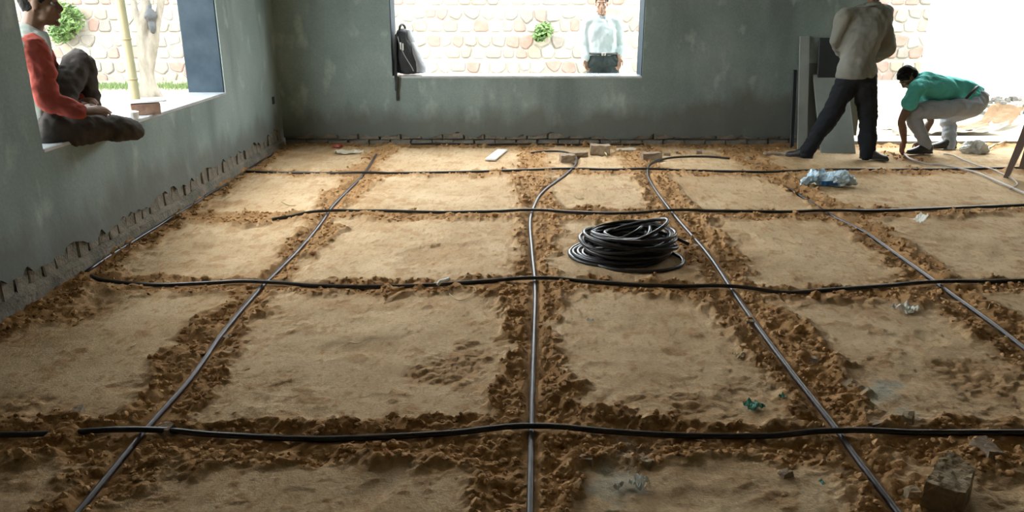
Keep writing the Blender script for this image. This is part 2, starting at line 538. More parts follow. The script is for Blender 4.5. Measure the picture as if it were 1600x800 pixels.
# ------------------------------------------------------------------ the earth floor
PIPES = {
    'row_a': [(-40, 683), (60, 681), (120, 678), (230, 677), (330, 682), (430, 687), (520, 688), (650, 683), (760, 675), (826, 671), (920, 675), (1050, 683), (1200, 684), (1300, 679), (1450, 679), (1640, 678)],
    'row_b': [(143, 432), (165, 440), (250, 447), (360, 443), (450, 446), (560, 450), (680, 447), (760, 441), (835, 438), (900, 440), (1000, 447), (1140, 451), (1220, 459), (1290, 455), (1400, 447), (1500, 443), (1640, 439)],
    'row_c': [(425, 344), (460, 339), (500, 333), (600, 331), (700, 333), (830, 331), (950, 335), (1070, 331), (1200, 332), (1350, 331), (1500, 326), (1640, 320)],
    'row_d': [(385, 269), (450, 271), (570, 272), (660, 271), (750, 269), (850, 266), (1000, 266), (1100, 268), (1200, 270), (1300, 266), (1450, 266), (1640, 262)],
    'col_1': [(98, 825), (150, 763), (235, 660), (300, 587), (350, 515), (405, 450), (425, 430), (470, 385), (503, 345), (520, 320), (560, 280), (574, 263), (582, 250), (588, 240)],
    'col_2': [(828, 830), (830, 680), (833, 560), (836, 450), (832, 400), (828, 350), (832, 328), (845, 302), (870, 282), (893, 266), (901, 255), (898, 245), (882, 239), (855, 238), (826, 241)],
    'col_3': [(1428, 830), (1340, 715), (1310, 672), (1265, 615), (1230, 570), (1185, 510), (1150, 460), (1110, 400), (1080, 365), (1050, 330), (1022, 292), (1012, 270), (1020, 256), (1050, 248), (1100, 246), (1140, 249)],
    'col_4': [(1640, 572), (1600, 541), (1560, 510), (1490, 460), (1450, 430), (1400, 395), (1350, 360), (1300, 335), (1260, 310), (1228, 290)],
}
TRENCH = {
    'row_a': [(-60, 690), (230, 690), (520, 695), (826, 688), (1200, 692), (1640, 690)],
    'row_b': [(130, 437), (360, 448), (560, 454), (835, 446), (1140, 457), (1220, 462), (1640, 446)],
    'row_c': [(290, 340), (400, 345), (500, 338), (830, 338), (1070, 337), (1350, 337), (1640, 327)],
    'row_d': [(380, 271), (570, 274), (850, 270), (1200, 273), (1640, 266)],
    'col_1': [(80, 830), (240, 660), (350, 520), (415, 450), (508, 345), (580, 262), (600, 236)],
    'col_2': [(826, 830), (832, 560), (836, 440), (836, 330), (834, 270), (830, 236)],
    'col_3': [(1440, 830), (1320, 672), (1240, 570), (1155, 460), (1055, 330), (1005, 262), (985, 240)],
    'col_4': [(1640, 570), (1490, 460), (1350, 362), (1230, 285), (1160, 240)],
}


def floor_xy(px, py, z=0.02):
    p = at(px, py, Z=z)
    return (p.x, p.y)


def to_poly(pix, n=6):
    return np.array([(p[0], p[1]) for p in catmull([(*floor_xy(*q), 0) for q in pix], n)])


PW = {k: to_poly(v) for k, v in PIPES.items()}
TW = {k: to_poly(v, 3) for k, v in TRENCH.items()}
# pipes and trenches go on beyond the view: rows to the right wall, columns back past the viewer
for D_ in (PW, TW):
    for k, p in D_.items():
        if k[:3] == 'row':
            d_ = p[-1] - p[-4]
            p = np.vstack([p] + [p[-1:] + [[t, t * d_[1] / max(d_[0], 1e-3) * .3 + .03 * math.sin(3 * t)]] for t in np.arange(.15, 6.55 - p[-1][0], .15)])
            if k == 'row_a':
                p = np.vstack([[[XL + .08, p[0][1] - .03]], p])
        else:
            d_ = (p[0] - p[3]) / max(abs(p[0][1] - p[3][1]), 1e-3)
            n_ = int((p[0][1] + 1.0) / .15)
            p = np.vstack([p[0:1] + d_[None] * np.array([[t, t]]) for t in np.arange(.15 * n_, .1, -.15)] + [p])
            p = p[p[:, 0] < XR - .2]
        D_[k] = p
TWIDE = {'row_a': .05, 'row_b': .02, 'row_c': .02, 'row_d': .0, 'col_1': .035, 'col_2': .045, 'col_3': .065, 'col_4': .045, 'wall_l': .03, 'wall_b': .03}
TW['wall_l'] = np.array([(XL + 0.06, -1.0), (XL + 0.05, 9.0)])
TW['wall_b'] = np.array([(XL, YB - 0.10), (6.3, YB - 0.12)])


def seg_dist(x, y, poly):
    d = np.full(x.shape, 9.0)
    if x.ndim == 2:                        # a regular grid: only look near each segment
        gx_, gy_ = x[0], y[:, 0]
        for i in range(len(poly) - 1):
            a, b = poly[i], poly[i + 1]
            i0, i1 = np.searchsorted(gx_, (min(a[0], b[0]) - .75, max(a[0], b[0]) + .75))
            j0, j1 = np.searchsorted(gy_, (min(a[1], b[1]) - .75, max(a[1], b[1]) + .75))
            if i1 <= i0 or j1 <= j0: continue
            xs_, ys_ = x[j0:j1, i0:i1], y[j0:j1, i0:i1]
            ab = b - a
            t = np.clip(((xs_ - a[0]) * ab[0] + (ys_ - a[1]) * ab[1]) / (ab @ ab + 1e-9), 0, 1)
            d[j0:j1, i0:i1] = np.minimum(d[j0:j1, i0:i1], np.hypot(xs_ - a[0] - t * ab[0], ys_ - a[1] - t * ab[1]))
        return d
    for i in range(len(poly) - 1):
        a, b = poly[i], poly[i + 1]
        ab = b - a
        t = np.clip(((x - a[0]) * ab[0] + (y - a[1]) * ab[1]) / (ab @ ab + 1e-9), 0, 1)
        d = np.minimum(d, np.hypot(x - a[0] - t * ab[0], y - a[1] - t * ab[1]))
    return d


def sstep(a, b, x):
    t = np.clip((x - a) / (b - a), 0, 1)
    return t * t * (3 - 2 * t)


PATCHES = [(700, 575, .22, .7), (1090, 640, .30, .6), (1180, 520, .16, .8), (690, 400, .28, .45), (1130, 380, .2, .5), (560, 560, .08, .5), (1000, 240, .45, .9), (1180, 240, .5, 1), (1420, 245, .35, .9), (30, 640, .2, .6), (1550, 590, .25, .6), (110, 480, .3, .7), (60, 500, .25, .9), (720, 690, .2, .6), (1560, 700, .3, .5), (1120, 350, .12, .6), (330, 320, .22, .7), (980, 430, .2, .3), (480, 245, .3, .6)]
CEMENT = [(1372, 612, .10, .75), (955, 752, .10, .6), (1410, 650, .05, .5), (985, 700, .07, .35)]
BURY_W = [(*floor_xy(98, 681), .075), (*floor_xy(1171, 497), .03), (*floor_xy(1084, 371), .035), (*floor_xy(655, 447), .05)]
PATCH_W = [(*floor_xy(a, b), r, s) for a, b, r, s in PATCHES]
CEM_W = [(*floor_xy(a, b), r, s) for a, b, r, s in CEMENT]


def ground(x, y):
    """height of the earth floor, share of loose soil, share of cement dust"""
    x = np.asarray(x, float); y = np.asarray(y, float)
    dt = np.full(x.shape, 9.0)
    for k, p in TW.items():
        dt = np.minimum(dt, seg_dist(x, y, p) - TWIDE.get(k, 0.0))
    dp = np.full(x.shape, 9.0)
    drow, dcol = dp.copy(), dp.copy()
    for k, p in PW.items():
        d_ = seg_dist(x, y, p[::2] if len(p) % 2 else np.vstack([p[::2], p[-1:]]))
        if k[:3] == 'row': drow = np.minimum(drow, d_)
        else: dcol = np.minimum(dcol, d_)
    dp = np.minimum(drow, dcol)
    wob = 0.13 * fbm(x * 3.1, y * 3.1, 2, 4) + 0.10 * fbm(x * 13, y * 13, 9, 4)
    loose = 1 - sstep(0.07, 0.17, dt + wob)
    n2 = fbm(x * 5, y * 5, 31, 4)
    for cx, cy, r, s in PATCH_W:
        q = np.hypot(x - cx, (y - cy)) / r
        loose = np.maximum(loose, s * (1 - sstep(0.4, 1.1, q + 1.1 * n2)))
    near = np.exp(-np.maximum(dt - 0.05, 0) / 0.22)
    scat = sstep(0.30, 0.46, fbm(x * 9, y * 9, 77, 4) + 0.22 * near) * 0.8     # thin crumbs anywhere, thicker near the trenches
    speck = sstep(0.32, 0.55, fbm(x * 48, y * 26, 78, 3) + 0.30 * near + 0.04)
    haze_ = 0.42 * near * sstep(-.3, .5, fbm(x * 4, y * 4, 79, 4) + .1)
    lo2 = np.maximum(np.maximum(loose, haze_), np.maximum(scat * 0.7, speck * 0.6))
    scat = np.maximum(scat, 0.6 * speck)
    slab = 0.022 + 0.018 * fbm(x * 1.7, y * 1.7, 40, 4) + 0.007 * fbm(x * 11, y * 11, 44, 4)
    dents = clods(x + 3, y + 1, 0.16, 60, 0.22) * 0.12
    slab = slab - dents
    rough = 0.010 + 0.03 * fbm(x * 6, y * 6, 50, 4)
    lump = np.zeros_like(x)
    w_ = (loose > .01) | (scat > .02)
    xm, ym = x[w_], y[w_]
    lump[w_] = np.maximum(0.55 * clods(xm, ym, 0.075, 5, 0.28), np.maximum(0.75 * clods(xm, ym, 0.042, 12, 0.6), clods(xm, ym, 0.022, 25, 0.8))) + 0.010 * fbm(xm * 38, ym * 38, 71, 3)
    ridge = 0.022 * np.exp(-((dt + wob - 0.1) / 0.05) ** 2)
    h = slab * (1 - loose) + (rough + ridge + lump) * loose + scat * (1 - loose) * lump * 0.5
    # the pipes have pressed a groove of their own
    g = sstep(0.016, 0.045, dp)
    for cx, cy, r in BURY_W:
        q = 1 - sstep(0.5, 1.1, np.hypot(x - cx, y - cy) / r)
        g = np.maximum(g, q); h = h + q * 0.02
    fl = 0.004 + 0.012 * (drow < dcol) + 0.004 * vnoise(x * 30, y * 30, 3)
    h = np.minimum(h, fl) * (1 - g) + h * g
    cem = np.zeros_like(h)
    for cx, cy, r, s in CEM_W:
        q = np.hypot(x - cx, y - cy) / r
        cem = np.maximum(cem, s * (1 - sstep(0.5, 1.3, q + 1.2 * fbm(x * 12, y * 12, 90, 3))))
    return h, np.clip(lo2, 0, 1), cem


def ground_z(x, y):
    return float(ground(np.array([x]), np.array([y]))[0][0])


def grid_mesh(name, X, Y, Z):
    ny, nx = X.shape
    co = np.stack([X, Y, Z], -1).reshape(-1, 3).astype(np.float32)
    i = np.arange(ny * nx).reshape(ny, nx)
    q = np.stack([i[:-1, :-1], i[:-1, 1:], i[1:, 1:], i[1:, :-1]], -1).reshape(-1).astype(np.int32)
    n = len(q) // 4
    me = bpy.data.meshes.new(name)
    me.vertices.add(len(co)); me.vertices.foreach_set('co', co.ravel())
    me.loops.add(len(q)); me.loops.foreach_set('vertex_index', q)
    me.polygons.add(n)
    me.polygons.foreach_set('loop_start', np.arange(0, 4 * n, 4, dtype=np.int32))
    me.polygons.foreach_set('loop_total', np.full(n, 4, np.int32))
    me.polygons.foreach_set('use_smooth', np.ones(n, bool))
    me.update(calc_edges=True)
    return me


# rows get denser towards the viewer, where more can be seen
yy = [1.35]
while yy[-1] < YB + 0.15:
    yy.append(yy[-1] + 0.0052 * (yy[-1] ** 2 + 2.4) / 8.6 * 1.35 + 0.0015)
yy = np.concatenate([np.arange(YF, 1.35, 0.12), np.array(yy)])
xx = [XL - 0.04]
while xx[-1] < XR:
    xx.append(xx[-1] + (0.0095 if xx[-1] < 2.2 else 0.013 if xx[-1] < 4.2 else 0.02))
xx = np.array(xx)
X, Y = np.meshgrid(xx, yy)
H, LO, CE = ground(X, Y)
me = grid_mesh('floor', X, Y, H)
for nm, arr in (('loose', LO), ('cement', CE)):
    a = me.attributes.new(nm, 'FLOAT', 'POINT')
    a.data.foreach_set('value', arr.ravel().astype(np.float32))
tag(link('floor', me, M['soil']), 'bare packed-earth floor crossed by a grid of shallow loose-soil trenches', kind='structure')
# loose lumps of earth lying over the trenches
cl = []
tries = NR.rand(90000, 2)
tx = XL + tries[:, 0] * 7.0
ty = 1.5 + tries[:, 1] ** 1.6 * 7.1
th, tl, _ = ground(tx, ty)
dpp = np.full(tx.shape, 9.0)
for p in PW.values():
    dpp = np.minimum(dpp, seg_dist(tx, ty, p))
keep = (tl > 0.75) & (NR.rand(len(tx)) < 0.55) & (dpp > 0.03) & (tx > XL + 0.03) & (np.abs(tx) < 0.72 * ty + 0.3)
idx = np.where(keep)[0][:15000]
ico = bmesh.new()
bmesh.ops.create_icosphere(ico, subdivisions=1, radius=1.0)
iv = np.array([v.co[:] for v in ico.verts]); ico.verts.index_update()
ifc = np.array([[v.index for v in f.verts] for f in ico.faces])
ico.free()
V, F, off = [], [], 0
for i in idx:
    s = 0.004 + 0.012 * NR.rand() ** 2 + (0.016 * NR.rand() if NR.rand() < 0.06 else 0)
    sc = np.array([1, 0.6 + 0.5 * NR.rand(), 0.5 + 0.4 * NR.rand()]) * s
    v = iv * (0.75 + 0.5 * NR.rand(len(iv), 1)) * sc
    a = NR.rand() * 6.28
    v = v @ np.array([[math.cos(a), -math.sin(a), 0], [math.sin(a), math.cos(a), 0], [0, 0, 1]])
    V.append(v + np.array([tx[i], ty[i], th[i] + sc[2] * 0.35]))
    F.append(ifc + off); off += len(iv)
V = np.concatenate(V); F = np.concatenate(F)
me = bpy.data.meshes.new('soil_clods')
me.from_pydata(V.tolist(), [], F.tolist())
tag(link('soil_clods', me, M['clod']), 'loose brown crumbs of dug soil lying along the trenches', 'soil', kind='stuff')

# ------------------------------------------------------------------ remeshed soft shapes (bodies, clothes, bags)
WORK = bpy.data.scenes.new('workbench')     # only for shaping; removed at the end


class Blob:
    def __init__(self):
        self.bm = bmesh.new()

    def ell(self, c, r, ax=None):
        m = Matrix.Identity(3)
        if ax is not None:
            m = Matrix((ax[0], ax[1], ax[2])).transposed()
        mm = Matrix.Translation(Vector(c)) @ m.to_4x4() @ Matrix.Diagonal((*r, 1))
        bmesh.ops.create_uvsphere(self.bm, u_segments=16, v_segments=10, radius=1.0, matrix=mm)
        return self

    def limb(self, pts, rad, n=5, seg=12):
        pr = catmull([(*p, r) for p, r in zip(pts, rad)], n)
        tube(self.bm, [p[:3] for p in pr], [max(p[3], 0.002) for p in pr], seg)
        for i in (0, -1):
            r = rad[i]
            self.ell(pts[i], (r, r, r))
        return self

    def loft(self, secs, n=5, seg=20):
        """elliptical sections (centre, side axis, forward axis, half width, half depth)"""
        arr = catmull([(*c, *(Vector(sx).normalized() * a), *(Vector(sy).normalized() * b)) for c, sx, sy, a, b in secs], n)
        bm = self.bm
        rings = []
        for q in arr:
            c, a, b = Vector(q[:3]), Vector(q[3:6]), Vector(q[6:9])
            rings.append([bm.verts.new(c + a * math.cos(t) + b * math.sin(t)) for t in [2 * math.pi * k / seg for k in range(seg)]])
        for i in range(len(rings) - 1):
            for k in range(seg):
                bm.faces.new((rings[i][k], rings[i][(k + 1) % seg], rings[i + 1][(k + 1) % seg], rings[i + 1][k]))
        bm.faces.new(rings[0][::-1]); bm.faces.new(rings[-1])
        return self

    def done(self, name, m, parent, voxel=0.01, smooth=4, noise=None, clip_z=None, facet=False):
        me = bpy.data.meshes.new(name + '_src')
        bmesh.ops.recalc_face_normals(self.bm, faces=self.bm.faces)
        self.bm.to_mesh(me); self.bm.free()
        o = bpy.data.objects.new(name + '_src', me); WORK.collection.objects.link(o)
        r = o.modifiers.new('r', 'REMESH'); r.mode = 'VOXEL'; r.voxel_size = voxel
        if smooth:
            sm = o.modifiers.new('s', 'SMOOTH'); sm.factor = 0.5; sm.iterations = smooth
        WORK.view_layers[0].update()
        dg = WORK.view_layers[0].depsgraph
        out = bpy.data.meshes.new_from_object(o.evaluated_get(dg))
        bpy.data.objects.remove(o); bpy.data.meshes.remove(me)
        out.name = name
        if noise or clip_z is not None:
            n = len(out.vertices)
            co = np.empty(n * 3); out.vertices.foreach_get('co', co); co = co.reshape(-1, 3)
            if noise:
                no = np.empty(n * 3); out.vertices.foreach_get('normal', no); no = no.reshape(-1, 3)
                for amp, sx, sy, sz in noise:
                    d = fbm(co[:, 0] * sx + co[:, 1] * sy * 0.7, co[:, 2] * sz + co[:, 1] * sy * 0.6, 3, 3)
                    co = co + no * (amp * d)[:, None]
            if clip_z is not None:
                co[:, 2] = np.maximum(co[:, 2], clip_z)
            out.vertices.foreach_set('co', co.ravel()); out.update()
        return link(name, out, m, parent, smooth=not facet)


# ------------------------------------------------------------------ pipes on the floor
PR = 0.0115
PIPE_LABEL = {
    'row_a': 'black pipe running left to right across the floor nearest the viewer',
    'row_b': 'black pipe running left to right just in front of the pipe coil',
    'row_c': 'black pipe running left to right just behind the pipe coil',
    'row_d': 'black pipe running left to right in front of the back wall',
    'col_1': 'dusty pipe running away into the room nearest the left wall',
    'col_2': 'pipe running straight away down the middle, its far end looped to the left',
    'col_3': 'pipe running away beside the coil, its far end bent to the right',
    'col_4': 'dusty pipe running away at the right towards the standing man',
}
for key, poly in PW.items():
    pts3 = catmull([(p[0], p[1], 0) for p in poly[::3]] + [(poly[-1][0], poly[-1][1], 0)], 4)
    P = np.array(pts3)
    if key[:3] == 'row':
        dd = np.full(len(P), 9.0)
        for k2, p2 in PW.items():
            if k2[:3] == 'col': dd = np.minimum(dd, seg_dist(P[:, 0], P[:, 1], p2))
        z = PR + 0.016 + 0.0085 * np.exp(-(dd / 0.2) ** 4)
    else:
        z = np.full(len(P), PR)
        if key in ('col_2', 'col_3'):                    # the curled far ends lie on top of the row pipe and the soil
            tail = sstep(7.0, 7.4, P[:, 1])
            z = z + 0.02 * tail
    z = z + 0.003 * vnoise(P[:, 0] * 3, P[:, 1] * 3, 8)
    bm = bmesh.new()
    tube(bm, [(a, b, c) for (a, b, _), c in zip(P, z)], PR, 8)
    tag(bm_obj('black_pipe', bm, M['pipe_dusty' if key[:3] == 'col' else 'pipe'], smooth=True), PIPE_LABEL[key], 'pipe', 'pipes laid in a grid on the floor')
# pipes lying along the foot of the walls
bm = bmesh.new()
ysw = np.linspace(4.35, YB - 0.25, 50)
tube(bm, [(XL + 0.045 + 0.02 * float(vnoise(q * 2, 0, 3)), q, 0.022 + 0.01 * float(vnoise(q * 3, 1, 4))) for q in ysw], 0.010, 8)
tag(bm_obj('black_pipe', bm, M['pipe'], smooth=True), 'thin black pipe lying along the foot of the left wall', 'pipe', 'pipes along the wall feet')
bm = bmesh.new()
xsw = np.linspace(-1.15, 1.5, 40)
tube(bm, [(q, YB - 0.05 + 0.012 * float(vnoise(q * 2, 5, 3)), 0.03 + 0.012 * float(vnoise(q * 3, 7, 4))) for q in xsw], 0.010, 8)
tag(bm_obj('black_pipe', bm, M['pipe'], smooth=True), 'thin black pipe lying along the foot of the back wall under the window', 'pipe', 'pipes along the wall feet')

# ---- coil
cc = at(982, 406, Z=0.0)
r_ = random.Random(3)
pts = []
NL = 30
for i in range(NL):
    f = i / (NL - 1)
    R = 0.275 + r_.uniform(-0.035, 0.03) + (0.05 if i in (1, 4) else 0)
    ox, oy = r_.uniform(-.03, .03) - 0.02 * (1 - f), r_.uniform(-.03, .03)
    tx_, ty_ = r_.uniform(-.16, .26) * (0.3 + f), r_.uniform(-.2, .16) * (0.3 + f)
    zc = 0.018 + 0.15 * f
    if i % 3 == 2 and i > 4: R, ox, oy, zc = R * r_.uniform(.4, .85), r_.uniform(-.1, .1), r_.uniform(-.1, .06), .06 + .11 * f
    if i == 0: R, ox, oy, tx_, ty_ = 0.31, 0.035, -0.09, 0, 0
    if i == 2: R, ox, tx_, ty_ = 0.34, -0.06, 0.05, 0.03
    if i > NL - 6: tx_ += 0.10; ty_ += 0.12
    for k in range(26):
        a = 2 * math.pi * k / 26 + 0.8
        x, y = R * math.cos(a) + ox, R * (0.86 * math.sin(a)) + oy
        z = max(zc + tx_ * x - ty_ * (-y) * 0.8 + 0.006 * math.sin(3 * a + i), PR + 0.004)
        pts.append((x, y, z))
pts += [(0.27, -0.02, 0.16), (0.32, -0.05, 0.13), (0.36, -0.08, 0.11)]
# soften the jumps between loops
Pn = np.array(pts)
for _ in range(5):
    Pn[1:-1] = 0.25 * Pn[:-2] + 0.5 * Pn[1:-1] + 0.25 * Pn[2:]
bm = bmesh.new()
tube(bm, Pn.tolist(), PR, 7)
coil = bm_obj('pipe_coil', bm, M['pipe'], smooth=True, loc=(cc.x, cc.y, ground_z(cc.x, cc.y) * 0.5 + 0.012))
tag(coil, 'loose heap of coiled black pipe on the floor between two pipes', 'pipe coil')

# ---- cables by the crouching man
for pix, lab, rr in (([(1411, 236), (1413, 243), (1424, 252), (1450, 258), (1482, 262), (1520, 272), (1560, 288), (1620, 312)], 'pale grey cable trailing forward from the crouching man towards the right edge', 0.010),
                     ([(1474, 243), (1490, 246), (1508, 254), (1530, 262), (1552, 268), (1574, 277), (1588, 286), (1587, 293), (1578, 297)], 'thin pale cable curling beside the plastic chair leg', 0.007)):
    P = np.array(catmull([(*floor_xy(*q), 0) for q in pix], 8))
    hz = ground(P[:, 0], P[:, 1])[0]
    for _ in range(6): hz[1:-1] = (hz[:-2] + hz[1:-1] + hz[2:]) / 3
    bm = bmesh.new()
    tube(bm, [(p[0], p[1], h + rr + 0.006) for p, h in zip(P, hz)], rr, 7)
    tag(bm_obj('cable', bm, M['cable'], smooth=True), lab, 'cable')

# ------------------------------------------------------------------ outside
GZ = -0.12
gx = np.linspace(-26, 20, 150); gy = np.linspace(-6, 34, 140)
X, Y = np.meshgrid(gx, gy)
Z = GZ + 0.05 * fbm(X * 0.6, Y * 0.6, 3, 4) - 0.08 * ((X > XL - .6) & (X < XR + .6) & (Y < YB + .6))
tag(link('ground_outside', grid_mesh('ground_outside', X, Y, Z), M['ground']), 'pale dry earth outside the building', kind='structure')


def clip_poly(poly, a, b):
    """keep the side of the bisector nearer to a"""
    mx, my = (a[0] + b[0]) / 2, (a[1] + b[1]) / 2
    nx, ny = b[0] - a[0], b[1] - a[1]
    out = []
    for i in range(len(poly)):
        p, q = poly[i], poly[(i + 1) % len(poly)]
        dp = (p[0] - mx) * nx + (p[1] - my) * ny
        dq = (q[0] - mx) * nx + (q[1] - my) * ny
        if dp <= 0: out.append(p)
        if (dp < 0 < dq) or (dq < 0 < dp):
            t = dp / (dp - dq)
            out.append((p[0] + (q[0] - p[0]) * t, p[1] + (q[1] - p[1]) * t))
    return out


BY = 18.0
bm = bmesh.new()
box(bm, (-17, BY, -0.4), (11.5, BY + 0.4, 2.7))
wall_far = bm_obj('boundary_wall', bm, M['rubble_mortar'])
tag(wall_far, 'rubble stone boundary wall of red, cream and grey stones outside the windows', 'wall')
stuff_bm = bmesh.new()
sr = random.Random(21)
smats = [M['stone_red'], M['stone_cream'], M['stone_tan'], M['stone_grey']]
bands = [(-0.24, 0.32), (0.35, 0.89), (0.93, 1.47), (1.51, 2.05), (2.09, 2.65)]
n_st = 0
for (z0, z1) in bands:
    sites = []
    cols = int(28.5 / 0.31)
    for j in range(2):
        for i in range(cols):
            sites.append((-17 + (i + 0.5 + (0.5 if j else 0) + sr.uniform(-.33, .33)) * 0.31, z0 + (j + 0.5 + sr.uniform(-.28, .28)) * (z1 - z0) / 2))
    for s in sites:
        poly = [(s[0] - .45, z0), (s[0] + .45, z0), (s[0] + .45, z1), (s[0] - .45, z1)]
        for t in sites:
            if t is not s and abs(t[0] - s[0]) < 0.9:
                poly = clip_poly(poly, s, t)
        if len(poly) < 3: continue
        cx = sum(p[0] for p in poly) / len(poly); cz = sum(p[1] for p in poly) / len(poly)
        ring = []
        m = len(poly)
        for i in range(m):                       # rounded corners
            p, q = poly[i], poly[(i + 1) % m]
            for t in (0.16, 0.84):
                ring.append((p[0] + (q[0] - p[0]) * t, p[1] + (q[1] - p[1]) * t))
        k_in = sr.uniform(0.87, 0.96)
        dep = sr.uniform(0.02, 0.055)
        seen = (-11.6 < cx < -6.9 or -3.0 < cx < 3.4 or 8.6 < cx < 10.6) and cz < 1.75
        b2 = bmesh.new() if (seen and n_st < 300) else stuff_bm
        r0 = [b2.verts.new((cx + (p[0] - cx) * k_in, BY + 0.02, cz + (p[1] - cz) * k_in)) for p in ring]
        r1 = [b2.verts.new((cx + (p[0] - cx) * k_in * .95, BY - dep * .6, cz + (p[1] - cz) * k_in * .95)) for p in ring]
        r2 = [b2.verts.new((cx + (p[0] - cx) * k_in * .80, BY - dep, cz + (p[1] - cz) * k_in * .80)) for p in ring]
        n = len(ring)
        mi = sr.choices(range(4), (20, 38, 24, 18))[0]
        fs = []
        for ra, rb in ((r0, r1), (r1, r2)):
            for i in range(n):
                fs.append(b2.faces.new((ra[i], ra[(i + 1) % n], rb[(i + 1) % n], rb[i])))
        fs.append(b2.faces.new(r2))
        if b2 is stuff_bm:
            for f in fs: f.material_index = mi
        else:
            bm_obj('stone', b2, smats[mi], wall_far, smooth=False)
            n_st += 1
rest = bm_obj('stones', stuff_bm, smats, wall_far)
rest['kind'] = 'stuff'

# whitewashed wall at the right
bm = bmesh.new()
box(bm, (7.55, 14.0, -0.3), (15.0, 14.3, 3.2)); box(bm, (7.45, 13.93, -0.3), (7.75, 14.37, 3.2))
box(bm, (7.4, 13.9, 3.2), (15.0, 14.4, 3.3))
tag(bm_obj('yard_wall', bm, M['white_wall']), 'plain whitewashed wall glaring beyond the doorway at the right', 'wall')
# door threshold
bm = bmesh.new(); box(bm, (DOOR0, YB + 0.02, -0.1), (DOOR1, YB + TH + 0.05, 0.055)); bevel_all(bm, 0.012, 2)
tag(bm_obj('trim_1', bm, M['concrete']), 'low concrete threshold across the open doorway', kind='structure')

# tree with forked trunks
tb = at(229, 152, Z=GZ)
tree = empty('tree', tb, 'pale-barked tree with forked trunk seen through the left window', 'tree')
Yt = tb.y


def tl(px, py, dy=0):
    return at(px, py, Y=Yt + dy) - tb


def pxm(px): return px / FPX * (Yt * 0.98)


b = Blob()
b.limb([(0, 0, -.1), tl(231, 120), tl(226, 90), tl(222, 55), tl(228, 20), tl(224, -30), tl(215, -120), tl(190, -230)], [pxm(15), pxm(11), pxm(9.5), pxm(8), pxm(7), pxm(6), pxm(5), pxm(3)], 4)
b.limb([tl(231, 118), tl(236, 85), tl(243, 45), tl(252, 0), tl(258, -60), tl(270, -180)], [pxm(9), pxm(8), pxm(6.5), pxm(5.5), pxm(5), pxm(3)], 4)
b.limb([tl(222, 55), tl(212, 20), tl(205, -20, .2), tl(190, -120, .3)], [pxm(6), pxm(5.5), pxm(5), pxm(3)], 4)
b.limb([tl(238, 130), tl(243, 140), tl(252, 152)], [pxm(7), pxm(6), pxm(4)], 4)
b.done('trunk', M['bark'], tree, 0.03, 2, [(0.03, 4, 4, 2)])
r_ = random.Random(9)


def leaf_cloud(bm, centre, rad, n, size):
    for _ in range(n):
        d = Vector((r_.gauss(0, 1), r_.gauss(0, 1), r_.gauss(0, 1))).normalized() * (r_.random() ** 0.4)
        c = Vector(centre) + Vector((d.x * rad[0], d.y * rad[1], d.z * rad[2]))
        a = Vector((r_.uniform(-1, 1), r_.uniform(-1, 1), r_.uniform(-.6, .6))).normalized()
        n_ = a.orthogonal().normalized()
        s = size * r_.uniform(.6, 1.3)
        fold = a.cross(n_) * s * 0.12
        v = [bm.verts.new(c - a * s), bm.verts.new(c + n_ * s * .45 + fold), bm.verts.new(c + a * s), bm.verts.new(c - n_ * s * .45 + fold)]
        bm.faces.new((v[0], v[1], v[2])); bm.faces.new((v[0], v[2], v[3]))


bm = bmesh.new()
for px, py in ((190, -240), (215, -150), (270, -200), (240, -280), (170, -150)):
    leaf_cloud(bm, tl(px, py), (1.0, 1.0, 0.6), 260, 0.09)
bm_obj('crown', bm, M['leaf'], tree)
bm = bmesh.new()
bg_ = Blob().ell((0, 0, 0), (.11, .1, .12)).ell((0.01, 0, -.18), (.07, .07, .14)).limb([(0, 0, .1), (0.02, 0, .2)], [.03, .02])
o = bg_.done('black_bag', M['bag_black'], None, 0.015, 2, [(0.03, 8, 8, 8)])
o.location = at(235, 24, Y=Yt - .15)
tag(o, 'small black bag hanging in the fork of the pale tree', 'bag')
# bamboo pole
bp_ = at(210, 150, X=-3.55)
pole = empty('bamboo_pole', (bp_.x, bp_.y, GZ), 'upright dry bamboo pole standing just outside the left window', 'pole')
bm = bmesh.new()
zz = np.linspace(-.05, 3.5, 40)
tube(bm, [(0.006 * math.sin(q * 2), 0, q) for q in zz], [0.047 - 0.003 * q for q in zz], 12)
bm_obj('culm', bm, M['bamboo'], pole, smooth=True)
for q in np.arange(0.28, 3.4, 0.36):
    bm = bmesh.new(); rr = 0.047 - 0.003 * q
    tube(bm, [(0.006 * math.sin(q * 2), 0, q - .012), (0.006 * math.sin(q * 2), 0, q), (0.006 * math.sin(q * 2), 0, q + .012)], [rr + .001, rr + .006, rr + .001], 12)
    bm_obj('node', bm, M['bamboo_node'], pole, smooth=True)


def shrub(px, py, rad, n, label, leaf=0.07):
    """a plant rooted in a joint of the stone wall"""
    c = at(px, py, Y=BY - .12 - rad[1] * .7)
    e = empty('wall_plant', (c.x, BY - .02, c.z - rad[2]), label, 'plant')
    o_ = c - Vector(e.location)
    bm = bmesh.new()
    leaf_cloud(bm, o_, rad, n, leaf)
    leaf_cloud(bm, o_ + Vector((-rad[0] * .5, 0, -rad[2] * .9)), (rad[0] * .7, rad[1], rad[2] * .6), n // 2, leaf)
    bm_obj('foliage', bm, M['leaf'], e)
    bm = bmesh.new()
    for k in range(5):
        tube(bm, catmull([(0, .05, 0), (r_.uniform(-.1, .1), o_.y * .6, o_.z * .4), o_ + Vector((r_.uniform(-.6, .6) * rad[0], r_.uniform(-.5, .5) * rad[1], r_.uniform(0, .6) * rad[2]))], 4), [0.016 - 0.0013 * q for q in range(9)], 6)
    bm_obj('stems', bm, M['bark'], e)


